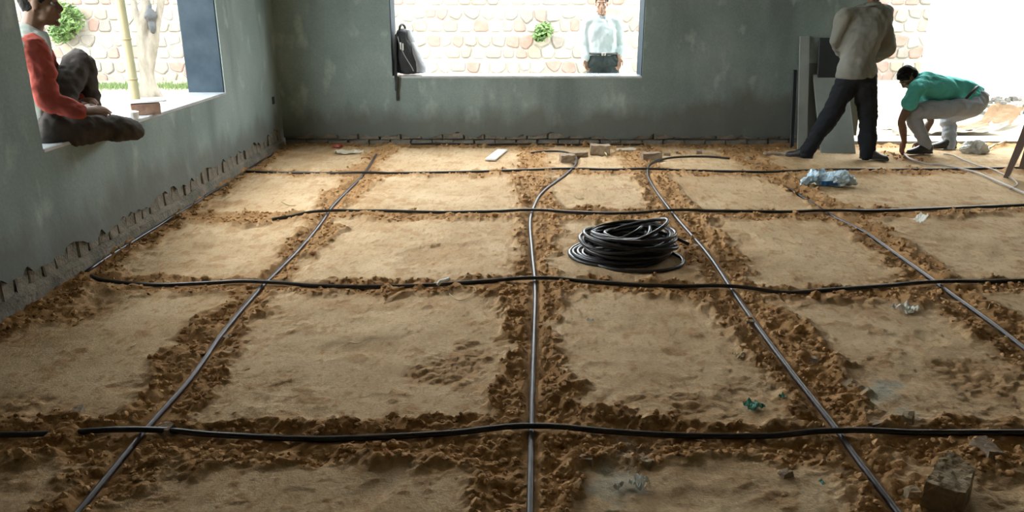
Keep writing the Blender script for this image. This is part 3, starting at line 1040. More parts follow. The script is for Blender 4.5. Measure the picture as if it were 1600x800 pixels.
shrub(103, 28, (.38, .3, .36), 460, 'bright green leafy plant on the stone wall behind the seated man\'s face')
shrub(851, 46, (.22, .2, .17), 200, 'small green plant on the stone wall in the middle of the back window')
# short grass outside the left window
gv, gf = [], []
gr_ = np.random.RandomState(4)
for cx, cy, sx, sy, n in ((-8.2, 16.4, 2.4, .6, 2600), (-6.5, 16.2, .8, .6, 700), (2.9, 16.5, .4, .4, 200)):
    for _ in range(n):
        x, y = cx + gr_.randn() * sx * .5, cy + gr_.randn() * sy * .5
        h = .05 + .09 * gr_.rand(); a = gr_.rand() * 6.28; w_ = .012
        i = len(gv)
        gv += [(x - w_ * math.cos(a), y - w_ * math.sin(a), GZ - .03), (x + w_ * math.cos(a), y + w_ * math.sin(a), GZ - .03), (x + gr_.randn() * .03, y + gr_.randn() * .03, GZ + h)]
        gf.append((i, i + 1, i + 2))
me = bpy.data.meshes.new('grass'); me.from_pydata(gv, [], gf)
tag(link('grass', me, M['grass']), 'patches of short green grass on the ground outside', 'grass', kind='stuff')


# ------------------------------------------------------------------ small things
def sheet(name, px, py, w, h, m, label, cat, rz=0.0, crumple=0.02, z=None, n=12, Y=None, parent=None, seed=0, lift=0.0, group=None):
    """a thin crumpled sheet lying on the ground"""
    p = at(px, py, Z=0.03 if z is None else z)
    zb = ground_z(p.x, p.y) if z is None else z
    u = np.linspace(-.5, .5, n)
    U, V = np.meshgrid(u, u)
    edge = 1 + 0.25 * vnoise(np.arctan2(V, U) * 1.5 + seed, U * 0, seed)
    Xs, Ys = U * w * edge, V * h * edge
    Zs = 0.004 + crumple * np.abs(fbm(U * 3 + seed, V * 3, seed, 3)) * 2 + lift * (U + .5) ** 2
    me = grid_mesh(name, Xs, Ys, Zs)
    o = link(name, me, m, parent)
    me.polygons.foreach_set('use_smooth', np.zeros(len(me.polygons), bool))
    sd = o.modifiers.new('thickness', 'SOLIDIFY'); sd.thickness = 0.002
    o.location = (p.x, p.y, zb + 0.004)
    o.rotation_euler = (0, 0, rz)
    return tag(o, label, cat, group)


def block(name, px, py, dims, m, label, cat, rz=0, rough=0.01, seed=0, group=None, z=None, rx=0.0, taper=0.0, cuts=3):
    p = at(px, py, Z=0.03 if z is None else z)
    r = random.Random(seed)
    bm = bmesh.new()
    v = box(bm, (-dims[0] / 2, -dims[1] / 2, 0), (dims[0] / 2, dims[1] / 2, dims[2]))
    if taper:
        for q in v[4:]: q.co.x *= 1 - taper * r.random(); q.co.y *= 1 - taper * r.random(); q.co.z += r.uniform(-.15, .15) * dims[2]
    bmesh.ops.subdivide_edges(bm, edges=bm.edges, cuts=cuts, use_grid_fill=True)
    mn = min(dims)
    for q in bm.verts:
        q.co += Vector((r.uniform(-1, 1), r.uniform(-1, 1), r.uniform(-1, 1))) * rough * mn * 3
    o = bm_obj(name, bm, m)
    zb = (min(ground_z(p.x + dx, p.y + dy) for dx in (-.05, 0, .05) for dy in (-.05, 0, .05)) if z is None else z)
    o.location = (p.x, p.y, zb - (0.004 if z is None else 0))
    o.rotation_euler = (rx, 0, rz)
    return tag(o, label, cat, group)


block('brick', 886, 252, (.145, .11, .085), M['brick_loose'], 'pale half brick under the curled end of the middle pipe', 'brick', .15, .02, 1)
block('brick', 904, 244, (.17, .11, .075), M['brick_loose'], 'tilted brick just behind the half brick by the curled pipe', 'brick', .5, .02, 2)
block('brick', 937, 240, (.205, .12, .12), M['brick_loose'], 'brick standing on edge, tallest of those along the back wall', 'brick', -.05, .015, 3)
block('brick', 1017, 248, (.20, .11, .085), M['brick_loose'], 'brick lying right of the flat stone at the back wall', 'brick', .15, .02, 4)
block('stone_slab', 979, 234, (.2, .13, .03), M['card_pale'], 'flat pale stone lying between two bricks by the back wall', 'stone', .1, .05, 5)
block('stone_slab', 1213, 241, (.25, .12, .035), M['brick_loose'], 'flat pale slab by the foot of the leaning plank', 'stone', -.05, .05, 6)
for i, (px, py, s, lab) in enumerate(((1041, 241, .075, 'small pale stone just right of the last brick by the back wall'), (1056, 239, .055, 'small stone right of the pale stone by the back wall'), (1092, 240, .085, 'upright stone chip below the dark stain of the back wall'), (1170, 246, .07, 'white stone chip left of the flat slab by the plank'), (1187, 252, .06, 'small pale stone in front of the flat slab'),
                                      (1365, 662, .055, 'cream stone beside the nearest pipe crossing at the right'), (1418, 657, .06, 'pale flat stone just behind the nearest pipe, right part'), (1540, 706, .10, 'large stone in front of the nearest pipe near the right edge'), (1272, 560, .04, 'small stone beside the pipe right of the coil'), (1172, 499, .045, 'round stone lying on the pipe that runs past the coil'),
                                      (1086, 383, .05, 'flat stone lying across the pipe right of the coil'), (355, 524, .05, 'grey stone beside the pipe nearest the left wall'), (1010, 722, .05, 'brown lump in front of the nearest pipe, right of the middle'), (915, 718, .055, 'angular stone in front of the nearest pipe, near the middle'), (1228, 741, .05, 'angular stone in front of the nearest pipe, left of its right crossing'), (333, 289, .06, 'pale stone at the left wall beside the second trench'),
                                      (120, 644, .06, 'dark lump behind the nearest pipe at far left'), (262, 672, .07, 'flat pale lump at the nearest left pipe crossing'), (1425, 765, .06, 'reddish stone left of the big broken block'))):
    block('stone', px, py, (s, s * .75, s * .55), M['brick_loose' if i % 3 else 'stone_block'], lab, 'stone', i * .7, .025, 40 + i, taper=.4, cuts=1)
tp = [at(1447, 753, Z=.125), at(1508, 772, Z=.115), at(1524, 735, Z=.12), at(1503, 714, Z=.125), at(1482, 703, Z=.13), at(1464, 722, Z=.13)]
c_ = sum(tp, Vector()) / 6
bm = bmesh.new()
tv = [bm.verts.new(q - c_) for q in tp]
lv = [bm.verts.new(((q - c_).x * 1.06, (q - c_).y * 1.02, -c_.z + .005)) for q in tp]
bm.faces.new(tv); bm.faces.new(lv[::-1])
for i in range(6): bm.faces.new((tv[i], lv[i], lv[(i + 1) % 6], tv[(i + 1) % 6]))
bmesh.ops.triangulate(bm, faces=bm.faces)
bmesh.ops.subdivide_edges(bm, edges=bm.edges, cuts=5, use_grid_fill=True)
rb = random.Random(5)
for q in bm.verts:
    k_ = .0035 if q.co.z > 0 - .02 else .0015
    q.co += Vector((rb.uniform(-1, 1), rb.uniform(-1, 1), rb.uniform(-1, 1))) * k_
o = bm_obj('broken_block', bm, M['stone_block'], loc=c_)
tag(o, 'big broken cement block with rough top at the lower right corner', 'block')

# left sill: brick with a thin slab, a white tub
p = at(228, 180, Z=SILL)
block('brick', 229, 178, (.19, .1, .075), M['brick_brown'], 'brown brick lying on the left window sill', 'brick', .5, .01, 12, z=SILL + .006)
o = block('thin_slab', 224, 172, (.32, .10, .014), M['white_wall'], 'thin pale slab lying on the brown brick on the sill', 'slab', .52, .0, 13, z=SILL + .086)
o.location = at(229, 178, Z=SILL + .006) + Vector((-.02, 0, .084))
bq = at(206, 186, Z=SILL + .006)
bm = bmesh.new()
tube(bm, [(0, 0, 0), (0, 0, .05), (0, 0, .052), (0, 0, .045)], [.045, .05, .045, .043], 18)
o = bm_obj('tub', bm, M['white_plastic'], smooth=False); o.location = bq
tag(o, 'low white tub on the left window sill by the seated man\'s knee', 'tub')
# socket box hole in the left wall: solid plate, its dark inside painted black
p = at(427, 157, X=XL + .002)
bm = bmesh.new()
box(bm, (-.006, -.035, -.04), (.006, .035, .04)); bevel_all(bm, .004)
bm_obj('socket_box', bm, M['dark_hole'], wall_left, loc=p)

# scraps
a0, a1 = at(766, 250, Z=.04), at(785, 235, Z=.04)
d = (a1 - a0)
bm = bmesh.new(); box(bm, (-.055, 0, 0), (.055, d.length, .018)); bevel_all(bm, .003)
o = bm_obj('white_strip', bm, M['white_plastic']); o.location = (a0.x, a0.y, max(ground_z(a0.x, a0.y), ground_z(a1.x, a1.y)) + .004)
o.rotation_euler = (0, 0, math.atan2(d.y, d.x) - math.pi / 2)
tag(o, 'flat white plastic strip on the floor below the back window', 'strip')
sheet('sack_piece', 548, 238, .30, .16, M['sack'], 'beige piece of sack lying in the far left corner', 'sack', .2, .035, seed=3)
sheet('red_scrap', 527, 231, .12, .08, M['red_scrap'], 'red scrap behind the beige sack piece in the far corner', 'scrap', .2, .03, seed=4)
sheet('paper_scrap', 1417, 483, .12, .09, M['paper'], 'crumpled white paper on the floor right of centre', 'paper', .4, .035, seed=5)
sheet('paper_scrap', 1158, 554, .07, .05, M['straw'], 'small torn cream paper beside the pipe right of centre', 'paper', .4, .02, seed=6)
sheet('paper_scrap', 1437, 347, .05, .10, M['paper'], 'small upright white paper scrap below the blue bag', 'paper', .1, .02, seed=7, lift=.05)
sheet('green_scrap', 1177, 634, .07, .055, M['green_scrap'], 'torn green plastic scrap behind the nearest pipe', 'scrap', .4, .03, seed=8)
sheet('green_scrap', 1222, 624, .025, .02, M['green_scrap'], 'tiny green plastic bit beside the right-hand pipe', 'scrap', .4, .02, seed=9, n=6)
sheet('paper_scrap', 998, 757, .05, .05, M['paper'], 'crumpled white scrap in front of the nearest pipe, centre', 'paper', .9, .03, seed=10)
sheet('paper_scrap', 966, 760, .035, .02, M['paper'], 'small pale flake left of the crumpled scrap in front', 'paper', .9, .02, seed=12, n=6)
sheet('paper_scrap', 922, 500, .03, .02, M['paper'], 'tiny white flake on the packed earth in front of the coil', 'paper', .3, .01, seed=11, n=6)
sheet('green_scrap', 1284, 756, .012, .022, M['green_scrap'], 'tiny green bit in front of the nearest pipe at right', 'scrap', .3, .01, seed=13, n=5)


def strand(name, pix, rr, m, label, cat, lift=0.004):
    P = np.array(catmull([(*floor_xy(*q), 0) for q in pix], 6))
    hz = ground(P[:, 0], P[:, 1])[0]
    for _ in range(4): hz[1:-1] = np.maximum(hz[1:-1], (hz[:-2] + hz[2:]) / 2)
    bm = bmesh.new()
    tube(bm, [(q[0], q[1], h + rr + lift) for q, h in zip(P, hz)], rr, 6)
    tag(bm_obj(name, bm, m, smooth=True), label, cat)


strand('white_tube', [(684, 453), (693, 449), (702, 445)], .011, M['white_plastic'], 'short white tube lying on the pipe before the coil', 'tube', .03)
strand('wire', [(702, 462), (712, 470), (722, 472), (735, 466), (744, 456), (738, 449), (722, 449)], .0022, M['straw'], 'thin pale wire loop beside the short white tube', 'wire')
strand('wire', [(1470, 465), (1490, 471), (1510, 475), (1530, 483), (1542, 487), (1546, 481), (1556, 480), (1562, 483)], .0022, M['straw'], 'thin pale string near the crumpled white paper', 'string')
strand('wire', [(205, 547), (210, 543), (212, 540)], .003, M['straw'], 'short curved straw on the earth near the left wall', 'straw')
strand('straw', [(546, 537), (556, 538), (566, 534)], .003, M['straw'], 'short pale straw on the slab left of the middle pipe', 'straw')
strand('straw', [(440, 316), (452, 320), (462, 321)], .004, M['straw'], 'pale straw on the slab near the left wall', 'straw')
strand('stick', [(936, 234), (942, 240), (948, 247)], .007, M['straw'], 'pale stick leaning before the standing brick', 'stick', .02)
strand('stick', [(1545, 236), (1558, 230), (1572, 224)], .012, M['straw'], 'pale stick lying by the threshold beside the clear bag', 'stick', .01)
strand('straw', [(900, 307), (906, 310), (912, 309)], .005, M['straw'], 'pale straw on the slab behind the coil', 'straw')

# pale blue plastic bag
p = at(1295, 291, Z=.03)
bag = empty('plastic_bag', (p.x, p.y + .02, ground_z(p.x, p.y)), 'crumpled pale blue plastic bag with dark blue print on the floor', 'bag')
q = lambda px, py, dy=0: at(px, py, Y=p.y + .02 + dy) - Vector(bag.location)
b = Blob()
b.limb([q(1252, 286), q(1270, 280, .04), q(1295, 281, .05), q(1322, 283, .03), q(1337, 289)], [.02, .05, .055, .06, .03])
b.limb([q(1262, 284, .05), q(1274, 268, .1), q(1288, 268, .1), q(1296, 280, .06)], [.02, .022, .022, .04])
b.ell(q(1312, 281, .03), (.13, .1, .06))
o = b.done('film', M['poly_blue'], bag, 0.012, 1, [(0.055, 14, 14, 18), (0.02, 40, 40, 40)], clip_z=0.002, facet=True)
bm = bmesh.new()
for px in np.linspace(1286, 1308, 7):
    pass
vv = []
for px in np.linspace(1284, 1310, 8):
    t = q(px, 283, -.045); u_ = q(px - 1, 290, -.055)
    vv.append((bm.verts.new(t + Vector((0, RNG.uniform(-.006, .006), 0))), bm.verts.new(u_ + Vector((0, RNG.uniform(-.006, .006), 0)))))
for i in range(7):
    bm.faces.new((vv[i][0], vv[i][1], vv[i + 1][1], vv[i + 1][0]))
o = bm_obj('print', bm, M['poly_print'], bag)
sdm = o.modifiers.new('t', 'SOLIDIFY'); sdm.thickness = .012
o['label'] = 'dark blue printed patch'
# dusty clear bag by the crouching man's shoes
p = at(1521, 238, Z=.03)
b = Blob().ell((0, 0, .05), (.13, .1, .08)).ell((.08, 0, .03), (.1, .08, .05)).ell((-.07, 0, .04), (.09, .08, .06))
o = b.done('clear_bag', M['poly_clear'], None, 0.014, 1, [(0.06, 14, 14, 14), (0.02, 40, 40, 40)], clip_z=0.0, facet=True)
o.location = (p.x, p.y, ground_z(p.x, p.y))
tag(o, 'dusty clear plastic bag behind the crouching man\'s shoes', 'bag')

# cardboard outside
for i, (px, py, w_, h_, rz, mm, lab, lf) in enumerate(((1492, 203, 1.0, .5, .1, 'card', 'large brown cardboard sheet on the ground outside the doorway', .03), (1530, 210, .7, .35, -.2, 'carton_pale', 'pale flattened carton in front of the brown cardboard outside', .12), (1557, 196, .35, .4, .5, 'card', 'curled brown carton piece at the right end of the cardboard outside', .25), (1425, 209, .7, .4, .3, 'carton_pale', 'pale board piece outside behind the crouching man\'s hands', .05))):
    sheet('cardboard', px, py, w_, h_, M[mm], lab, 'cardboard', rz, .05, z=GZ + .05, seed=30 + i, lift=lf, n=14)
# rubble outside the door
rr_ = random.Random(31)
for i in range(34):
    px, py = rr_.uniform(1535, 1615), rr_.uniform(150, 182)
    s = rr_.uniform(.06, .16)
    block('rubble_lump', px, py, (s, s * .8, s * .6), M[rr_.choice(['rubble', 'rubble', 'stone_grey'])], 'lump of rubble in the heap outside the doorway before the white wall', 'rubble', rr_.uniform(0, 3), .05, 100 + i, 'rubble lumps outside the doorway', z=GZ + .02 + rr_.uniform(0, .06), taper=.4, cuts=1)
sheet('blue_scrap', 1571, 171, .25, .15, M['blue_scrap'], 'blue plastic scrap on the rubble outside', 'scrap', .3, .06, z=GZ + .12, seed=50)


# ------------------------------------------------------------------ boards leaning on the back wall
def leaning(name, x0, x1, ybase, ztop, thick, m, label, cat, z0=0.005, gap=0.0):
    """a board with its foot at ybase, its top edge resting on the wall"""
    yt = YB - 0.012 - gap
    zb = max(ground_z((x0 + x1) / 2, ybase), 0) * .6
    L = math.hypot(yt - ybase, ztop - zb)
    bm = bmesh.new(); box(bm, (x0, -thick, 0), (x1, 0, L)); bevel_all(bm, .004)
    o = bm_obj(name, bm, m)
    o.location = (0, ybase, zb)
    o.rotation_euler = (-math.atan2(yt - ybase, ztop - zb), 0, 0)
    return tag(o, label, cat)


def bx_at(px, py, Y): return at(px, py, Y=Y).x


leaning('plank', bx_at(1242, 200, 8.55), bx_at(1257, 200, 8.55), 8.42, 1.21, .022, M['board_grey'], 'tall narrow grey plank leaning on the back wall left of the standing man', 'plank')
leaning('plank', bx_at(1235, 200, 8.6), bx_at(1241, 200, 8.6), 8.56, .85, .02, M['board_dark'], 'thin black batten leaning just left of the tall grey plank', 'plank')
leaning('plank', bx_at(1259, 200, 8.55), bx_at(1276, 200, 8.55), 8.50, .92, .022, M['board_mid'], 'shorter dark weathered plank leaning right of the tall grey plank', 'plank')
leaning('dark_panel', bx_at(1279, 120, 8.6), bx_at(1318, 120, 8.6), 8.52, 1.19, .025, M['board_dark'], 'black panel leaning on the wall behind the standing man\'s hip', 'panel')
leaning('grey_board', bx_at(1277, 200, 8.35), bx_at(1331, 200, 8.35), 8.18, .80, .02, M['board_grey'], 'wide grey board leaning between the standing man\'s legs', 'board', gap=.06)

# ------------------------------------------------------------------ plastic chair at the right edge
p = at(1572, 277, Z=.02)
ch = empty('plastic_chair', (p.x, p.y, 0.0), 'brown plastic armchair cut off by the right edge of the view', 'chair', rz=math.radians(-42))
Wc, Dc = .52, .48
for nm, (x0, y0), (x1, y1) in (('leg', (0, 0), (.075, .03)), ('leg', (Wc + .02, 0), (Wc - .055, .03)), ('leg', (.03, Dc + .04), (.08, Dc - .03)), ('leg', (Wc - .01, Dc + .04), (Wc - .06, Dc - .03))):
    bm = bmesh.new()
    top = .66 if y0 == 0 else .46
    r0, r1 = .02, .034
    a = [bm.verts.new((x0 + dx * r0, y0 + dy * r0, 0.012)) for dx, dy in ((-1, -1), (1, -1), (1, 1), (-1, 1))]
    b_ = [bm.verts.new((x1 + dx * r1, y1 + dy * r1, .42)) for dx, dy in ((-1, -1), (1, -1), (1, 1), (-1, 1))]
    c_ = [bm.verts.new((x1 + (x1 - x0) * (top - .42) * 1.2 + dx * .026, y1 + dy * .03, top)) for dx, dy in ((-1, -1), (1, -1), (1, 1), (-1, 1))]
    for A, B in ((a, b_), (b_, c_)):
        for k in range(4): bm.faces.new((A[k], A[(k + 1) % 4], B[(k + 1) % 4], B[k]))
    bm.faces.new(a[::-1]); bm.faces.new(c_)
    bm_obj(nm, bm, M['chair'], ch)
bm = bmesh.new(); box(bm, (.05, 0, .40), (Wc - .03, Dc, .435)); box(bm, (.05, 0, .36), (Wc - .03, .025, .40)); box(bm, (.05, 0, .36), (.075, Dc, .40)); box(bm, (Wc - .055, 0, .36), (Wc - .03, Dc, .40))
bm_obj('seat', bm, M['chair'], ch)
for s in (0, 1):
    x = .095 if s == 0 else Wc - .075
    bm = bmesh.new()
    P = catmull([(x, -.02, .655), (x, .1, .675), (x, .3, .67), (x, Dc + .02, .66)], 5)
    ring = [[bm.verts.new((q_[0] + dx, q_[1], q_[2] + dz)) for dx, dz in ((-.03, -.012), (.03, -.012), (.03, .012), (-.03, .012))] for q_ in P]
    for i in range(len(ring) - 1):
        for k in range(4): bm.faces.new((ring[i][k], ring[i][(k + 1) % 4], ring[i + 1][(k + 1) % 4], ring[i + 1][k]))
    bm.faces.new(ring[0]); bm.faces.new(ring[-1][::-1])
    bm_obj('armrest', bm, M['chair'], ch)
bm = bmesh.new()
cols_ = []
for i in range(9):
    t = i / 8
    x = .06 + t * (Wc - .1)
    bow = .05 * math.sin(math.pi * t)
    cols_.append([bm.verts.new((x, Dc - .02 + bow + dz * .18 + dy, .44 + dz * .42 + .02 * math.sin(math.pi * t) * dz)) for dz, dy in ((0, 0), (.5, 0), (1, 0), (1, .018), (.5, .018), (0, .018))])
for i in range(8):
    for k in range(6): bm.faces.new((cols_[i][k], cols_[i][(k + 1) % 6], cols_[i + 1][(k + 1) % 6], cols_[i + 1][k]))
bm.faces.new(cols_[0]); bm.faces.new(cols_[-1][::-1])
bm_obj('backrest', bm, M['chair'], ch)

# ------------------------------------------------------------------ backpack on the back sill
bpk = empty('backpack', (BW0 + .012, YB + .17, SILL + .004), 'black and grey backpack standing on the back window sill against its left side', 'backpack')
b = Blob()
yv = Vector((0, 1, 0)); xv = Vector((1, 0, 0))
b.loft([((.165, 0, .012), xv, yv, .15, .13), ((.16, 0, .10), xv, yv, .15, .145), ((.135, 0, .25), xv, yv, .12, .145), ((.115, 0, .40), xv, yv, .095, .13), ((.105, 0, .47), xv, yv, .07, .10), ((.1, 0, .50), xv, yv, .03, .05)])
b.done('body', M['bag_black'], bpk, .012, 3, [(0.02, 9, 9, 9)])
b = Blob()
b.loft([((.27, 0, .03), xv, yv, .075, .115), ((.27, 0, .12), xv, yv, .07, .12), ((.225, 0, .27), xv, yv, .05, .115), ((.195, 0, .36), xv, yv, .035, .10)])
fp = b.done('front_pocket', M['bag_grey'], bpk, .01, 3, [(0.012, 12, 12, 12)])
b = Blob()
b.loft([((.19, 0, .35), xv, yv, .045, .09), ((.175, 0, .42), xv, yv, .045, .1), ((.155, 0, .49), xv, yv, .035, .07)])
b.done('top_pocket', M['bag_grey'], bpk, .01, 3, [(0.012, 12, 12, 12)])
bm = bmesh.new(); tube(bm, catmull([(.07, -.04, .48), (.08, -.05, .525), (.10, 0, .545), (.12, .04, .52), (.12, .04, .48)], 5), .012, 8)
bm_obj('handle', bm, M['bag_black'], bpk, smooth=True)
bm = bmesh.new(); tube(bm, catmull([(.06, -.135, .42), (.085, -.148, .33), (.13, -.152, .22), (.2, -.148, .10), (.22, -.14, .05)], 5), .006, 6)
bm_obj('zip', bm, M['bag_grey'], bpk, smooth=True)
bm = bmesh.new(); box(bm, (.085, -.165, .285), (.10, -.155, .36)); box(bm, (.108, -.165, .275), (.124, -.155, .35)); bevel_all(bm, .002)
bm_obj('zip_pull', bm, M['bag_tag'], bpk)
bm = bmesh.new()
tube(bm, catmull([(.04, -.10, .44), (.03, -.13, .3), (.03, -.15, .12), (.03, -.20, .01), (.035, -.205, -.08), (.03, -.195, -.16), (.045, -.20, -.08), (.05, -.205, .0)], 5), [.016] * 36, 8)
bm_obj('shoulder_strap', bm, M['bag_black'], bpk, smooth=True)
bm = bmesh.new(); box(bm, (.025, -.202, -.27), (.047, -.194, -.1)); bevel_all(bm, .002)
bm_obj('strap_tail', bm, M['bag_black'], bpk)

# ------------------------------------------------------------------ people
UP = Vector((0, 0, 1))


def V3(*a): return Vector(a)


def unit(v): return Vector(v).normalized()


def ortho(f, u):
    f = unit(f); r = f.cross(unit(u)).normalized()
    return r, f, r.cross(f)


def add_head(b, c, f, u, k=0.93):
    r, f, u = ortho(f, u)
    ax = (r, f, u)
    p = lambda x, y, z: c + (r * x + f * y + u * z) * k
    e = lambda x, y, z, a, bb, d: b.ell(p(x, y, z), (a * k, bb * k, d * k), ax)
    e(0, -.012, .035, .076, .097, .095)          # skull
    e(0, .03, -.03, .062, .068, .088)            # face
    e(0, .035, -.08, .046, .05, .04)             # jaw
    e(0, .078, -.108, .022, .02, .016)           # chin
    e(0, .082, .034, .052, .018, .013)           # brow
    b.limb([p(0, .092, .028), p(0, .103, .004), p(0, .116, -.022), p(0, .1, -.03)], [.009 * k, .010 * k, .013 * k, .012 * k], 3, 8)
    for s in (-1, 1):
        e(s * .012, .102, -.026, .009, .010, .008)   # nostril wing
        e(s * .042, .066, -.02, .022, .024, .022)    # cheekbone
        e(s * .078, -.004, .0, .008, .021, .032)     # ear
        e(s * .052, .02, -.078, .018, .04, .02)      # jaw corner
    e(0, .098, -.055, .024, .011, .007)              # lips
    e(0, .094, -.070, .021, .011, .008)
    return p


def add_hand(b, wrist, d, n, curl=0.5, thumb=1, k=1.0):
    """palm and five bent fingers; n points out of the palm, fingers close towards n"""
    d = unit(d); n = unit(Vector(n) - d * Vector(n).dot(d)); s = d.cross(n) * thumb
    pc = wrist + d * .048 * k
    b.ell(pc, (.052 * k, .040 * k, .016 * k), (d, s, n))
    b.ell(wrist + d * .015 * k, (.03 * k, .027 * k, .02 * k), (d, s, n))
    for off, L, dl in ((.030, .072, .083), (.010, .080, .090), (-.010, .075, .087), (-.029, .058, .078)):
        q = wrist + d * dl * k + s * off * k
        pts = [wrist + d * .05 * k + s * off * .9 * k, q]
        a = curl * .6
        for seg in (.42, .32, .26):
            q = q + (d * math.cos(a) + n * math.sin(a)) * L * seg * k
            pts.append(q); a += curl
        b.limb(pts, [.010 * k, .0095 * k, .0088 * k, .008 * k, .007 * k], 2, 8)
    q0 = wrist + d * .02 * k + s * .026 * k
    q1 = q0 + (d * .55 + s * .75 + n * .2) * .032 * k
    q2 = q1 + (d * .85 + s * .3 + n * .45 * (0.5 + curl)) * .034 * k
    q3 = q2 + (d * .9 + n * .5 * (0.5 + curl)) * .026 * k
    b.limb([q0, q1, q2, q3], [.014 * k, .0125 * k, .0105 * k, .0085 * k], 2, 8)


def person(loc, label, J, cfg):
    """J: joints in the place's own coordinates; cfg: materials and cut of the clothes"""
    L0 = Vector(loc)
    J = {k: (Vector(v) - L0) for k, v in J.items()}
    root = empty('person', loc, label, 'person')
    hf, hu = unit(cfg['face']), unit(cfg.get('head_up', (0, 0, 1)))
    sh_ax = unit(J['sh_r'] - J['sh_l']); hp_ax = unit(J['hip_r'] - J['hip_l'])
    chest_f = unit(cfg['chest_f']); hip_f = unit(cfg['hip_f'])
    kb = cfg.get('build', 1.0)
    J.setdefault('waist', (J['pelvis'] + J['chest']) / 2)
    top = J['neck'] * .75 + J['chest'] * .25

    def torso(b, g, lo=0.0):
        mid = unit(sh_ax + hp_ax); mf = unit(chest_f + hip_f)
        down = unit(J['pelvis'] - J['waist'])
        b.loft([(J['pelvis'] + down * lo, hp_ax, hip_f, (.155 + g) * kb, (.115 + g) * kb), (J['pelvis'] * .6 + J['waist'] * .4, hp_ax, hip_f, (.158 + g) * kb, (.118 + g) * kb), (J['waist'], mid, mf, (.142 + g) * kb, (.108 + g) * kb), (J['chest'], sh_ax, chest_f, (.165 + g) * kb, (.118 + g) * kb), (top, sh_ax, chest_f, (.135 + g) * kb, (.085 + g) * kb), (J['neck'], sh_ax, chest_f, (.062 + g) * kb, (.06 + g) * kb)])
        b.limb([J['sh_l'] * .9 + top * .1, top, J['sh_r'] * .9 + top * .1], [(.058 + g) * kb, (.07 + g) * kb, (.058 + g) * kb])

    # the body itself, one surface from crown to ankle
    b = Blob()
    torso(b, -.006)
    p = add_head(b, J['head'], hf, hu)
    b.limb([J['neck'] - (J['head'] - J['neck']) * .25, J['neck'] * .5 + J['head'] * .5 - hf * .012, J['head'] - hf * .025], [.062, .055, .055])
    for s in 'lr':
        b.limb([J['sh_' + s], J['sh_' + s] * .5 + J['el_' + s] * .5, J['el_' + s], J['el_' + s] * .65 + J['wr_' + s] * .35, J['wr_' + s]], [.054 * kb, .046 * kb, .038, .040, .026])
        hd = cfg['hand_' + s]
        add_hand(b, J['wr_' + s], hd[0], hd[1], hd[2], hd[3])
        b.limb([J['hip_' + s], J['hip_' + s] * .5 + J['kn_' + s] * .5, J['kn_' + s], J['kn_' + s] * .65 + J['an_' + s] * .35, J['an_' + s]], [.08, .065, .047, .045, .033])
        if cfg.get('bare_feet'):
            fd = unit(cfg['foot_' + s])
            b.limb([J['an_' + s] - fd * .03 - UP * .03, J['an_' + s] + fd * .06 - UP * .035, J['an_' + s] + fd * .15 - UP * .05], [.034, .033, .02])
    b.done('body', cfg['skin'], root, 0.007, 2)
    # eyes
    r, f, u = ortho(hf, hu)
    for s in (-1, 1):
        bm = bmesh.new()
        bmesh.ops.create_uvsphere(bm, u_segments=12, v_segments=8, radius=.0115, matrix=Matrix.Translation(p(s * .031, .0775, .010)))
        eye = bm_obj('eye', bm, M['eye_white'], root, smooth=True)
        bm = bmesh.new()
        bmesh.ops.create_uvsphere(bm, u_segments=10, v_segments=6, radius=.0062, matrix=Matrix.Translation(p(s * .031, .0775, .010) + f * .0072))
        bm_obj('iris', bm, M['iris'], eye, smooth=True)
    for s in (-1, 1):
        bm = bmesh.new()
        tube(bm, catmull([p(s * .014, .096, .034), p(s * .032, .092, .038), p(s * .052, .077, .033)], 4), .0036, 6)
        bm_obj('eyebrow', bm, M['hair'], root, smooth=True)
    # hair
    hb_ = Blob()
    ax = (r, f, u); k = .93
    hb_.ell(p(0, -.02, .056), (.082 * k, .098 * k, .086 * k), ax)
    hb_.ell(p(0, -.045, .01), (.078 * k, .072 * k, .075 * k), ax)
    hb_.ell(p(0, .03, .095), (.06 * k, .055 * k, .036 * k), ax)
    for s in (-1, 1): hb_.ell(p(s * .066, .012, .03), (.014 * k, .022 * k, .03 * k), ax)
    hb_.done('hair', M['hair'], root, .008, 2, [(.012, 40, 40, 40), (.01, 14, 14, 14)])
    # shirt
    g = cfg.get('shirt_g', .02)
    b = Blob()
    torso(b, g, cfg.get('hem', .04))
    sl = cfg.get('sleeve', 1.0)
    sep = cfg.get('sleeve_mat')
    sb_ = Blob() if sep else b
    for s in 'lr':
        A, E, W = J['sh_' + s], J['el_' + s], J['wr_' + s]
        q = sb_ if s == 'l' or not sep else Blob()
        if sl > .5:
            t = (sl - .5) * 2
            q.limb([A, A * .5 + E * .5, E, E + (W - E) * t * .5, E + (W - E) * t], [.062 * kb + g, .052 * kb + g, .046 + g, .04 + g * .9, .032 + g * .8])
        else:
            t = sl * 2
            q.limb([A, A + (E - A) * t * .5, A + (E - A) * t], [.06 * kb + g, .058 * kb + g, .055 * kb + g * 1.4])
        if sep:
            q.done('sleeve', sep, root, .009, 4, [(.022, 9, 9, 16), (.01, 26, 26, 30)])
    shirt = b.done('shirt', cfg['shirt'], root, .011, 4, [(.035, 7, 7, 5), (.014, 18, 18, 14)])
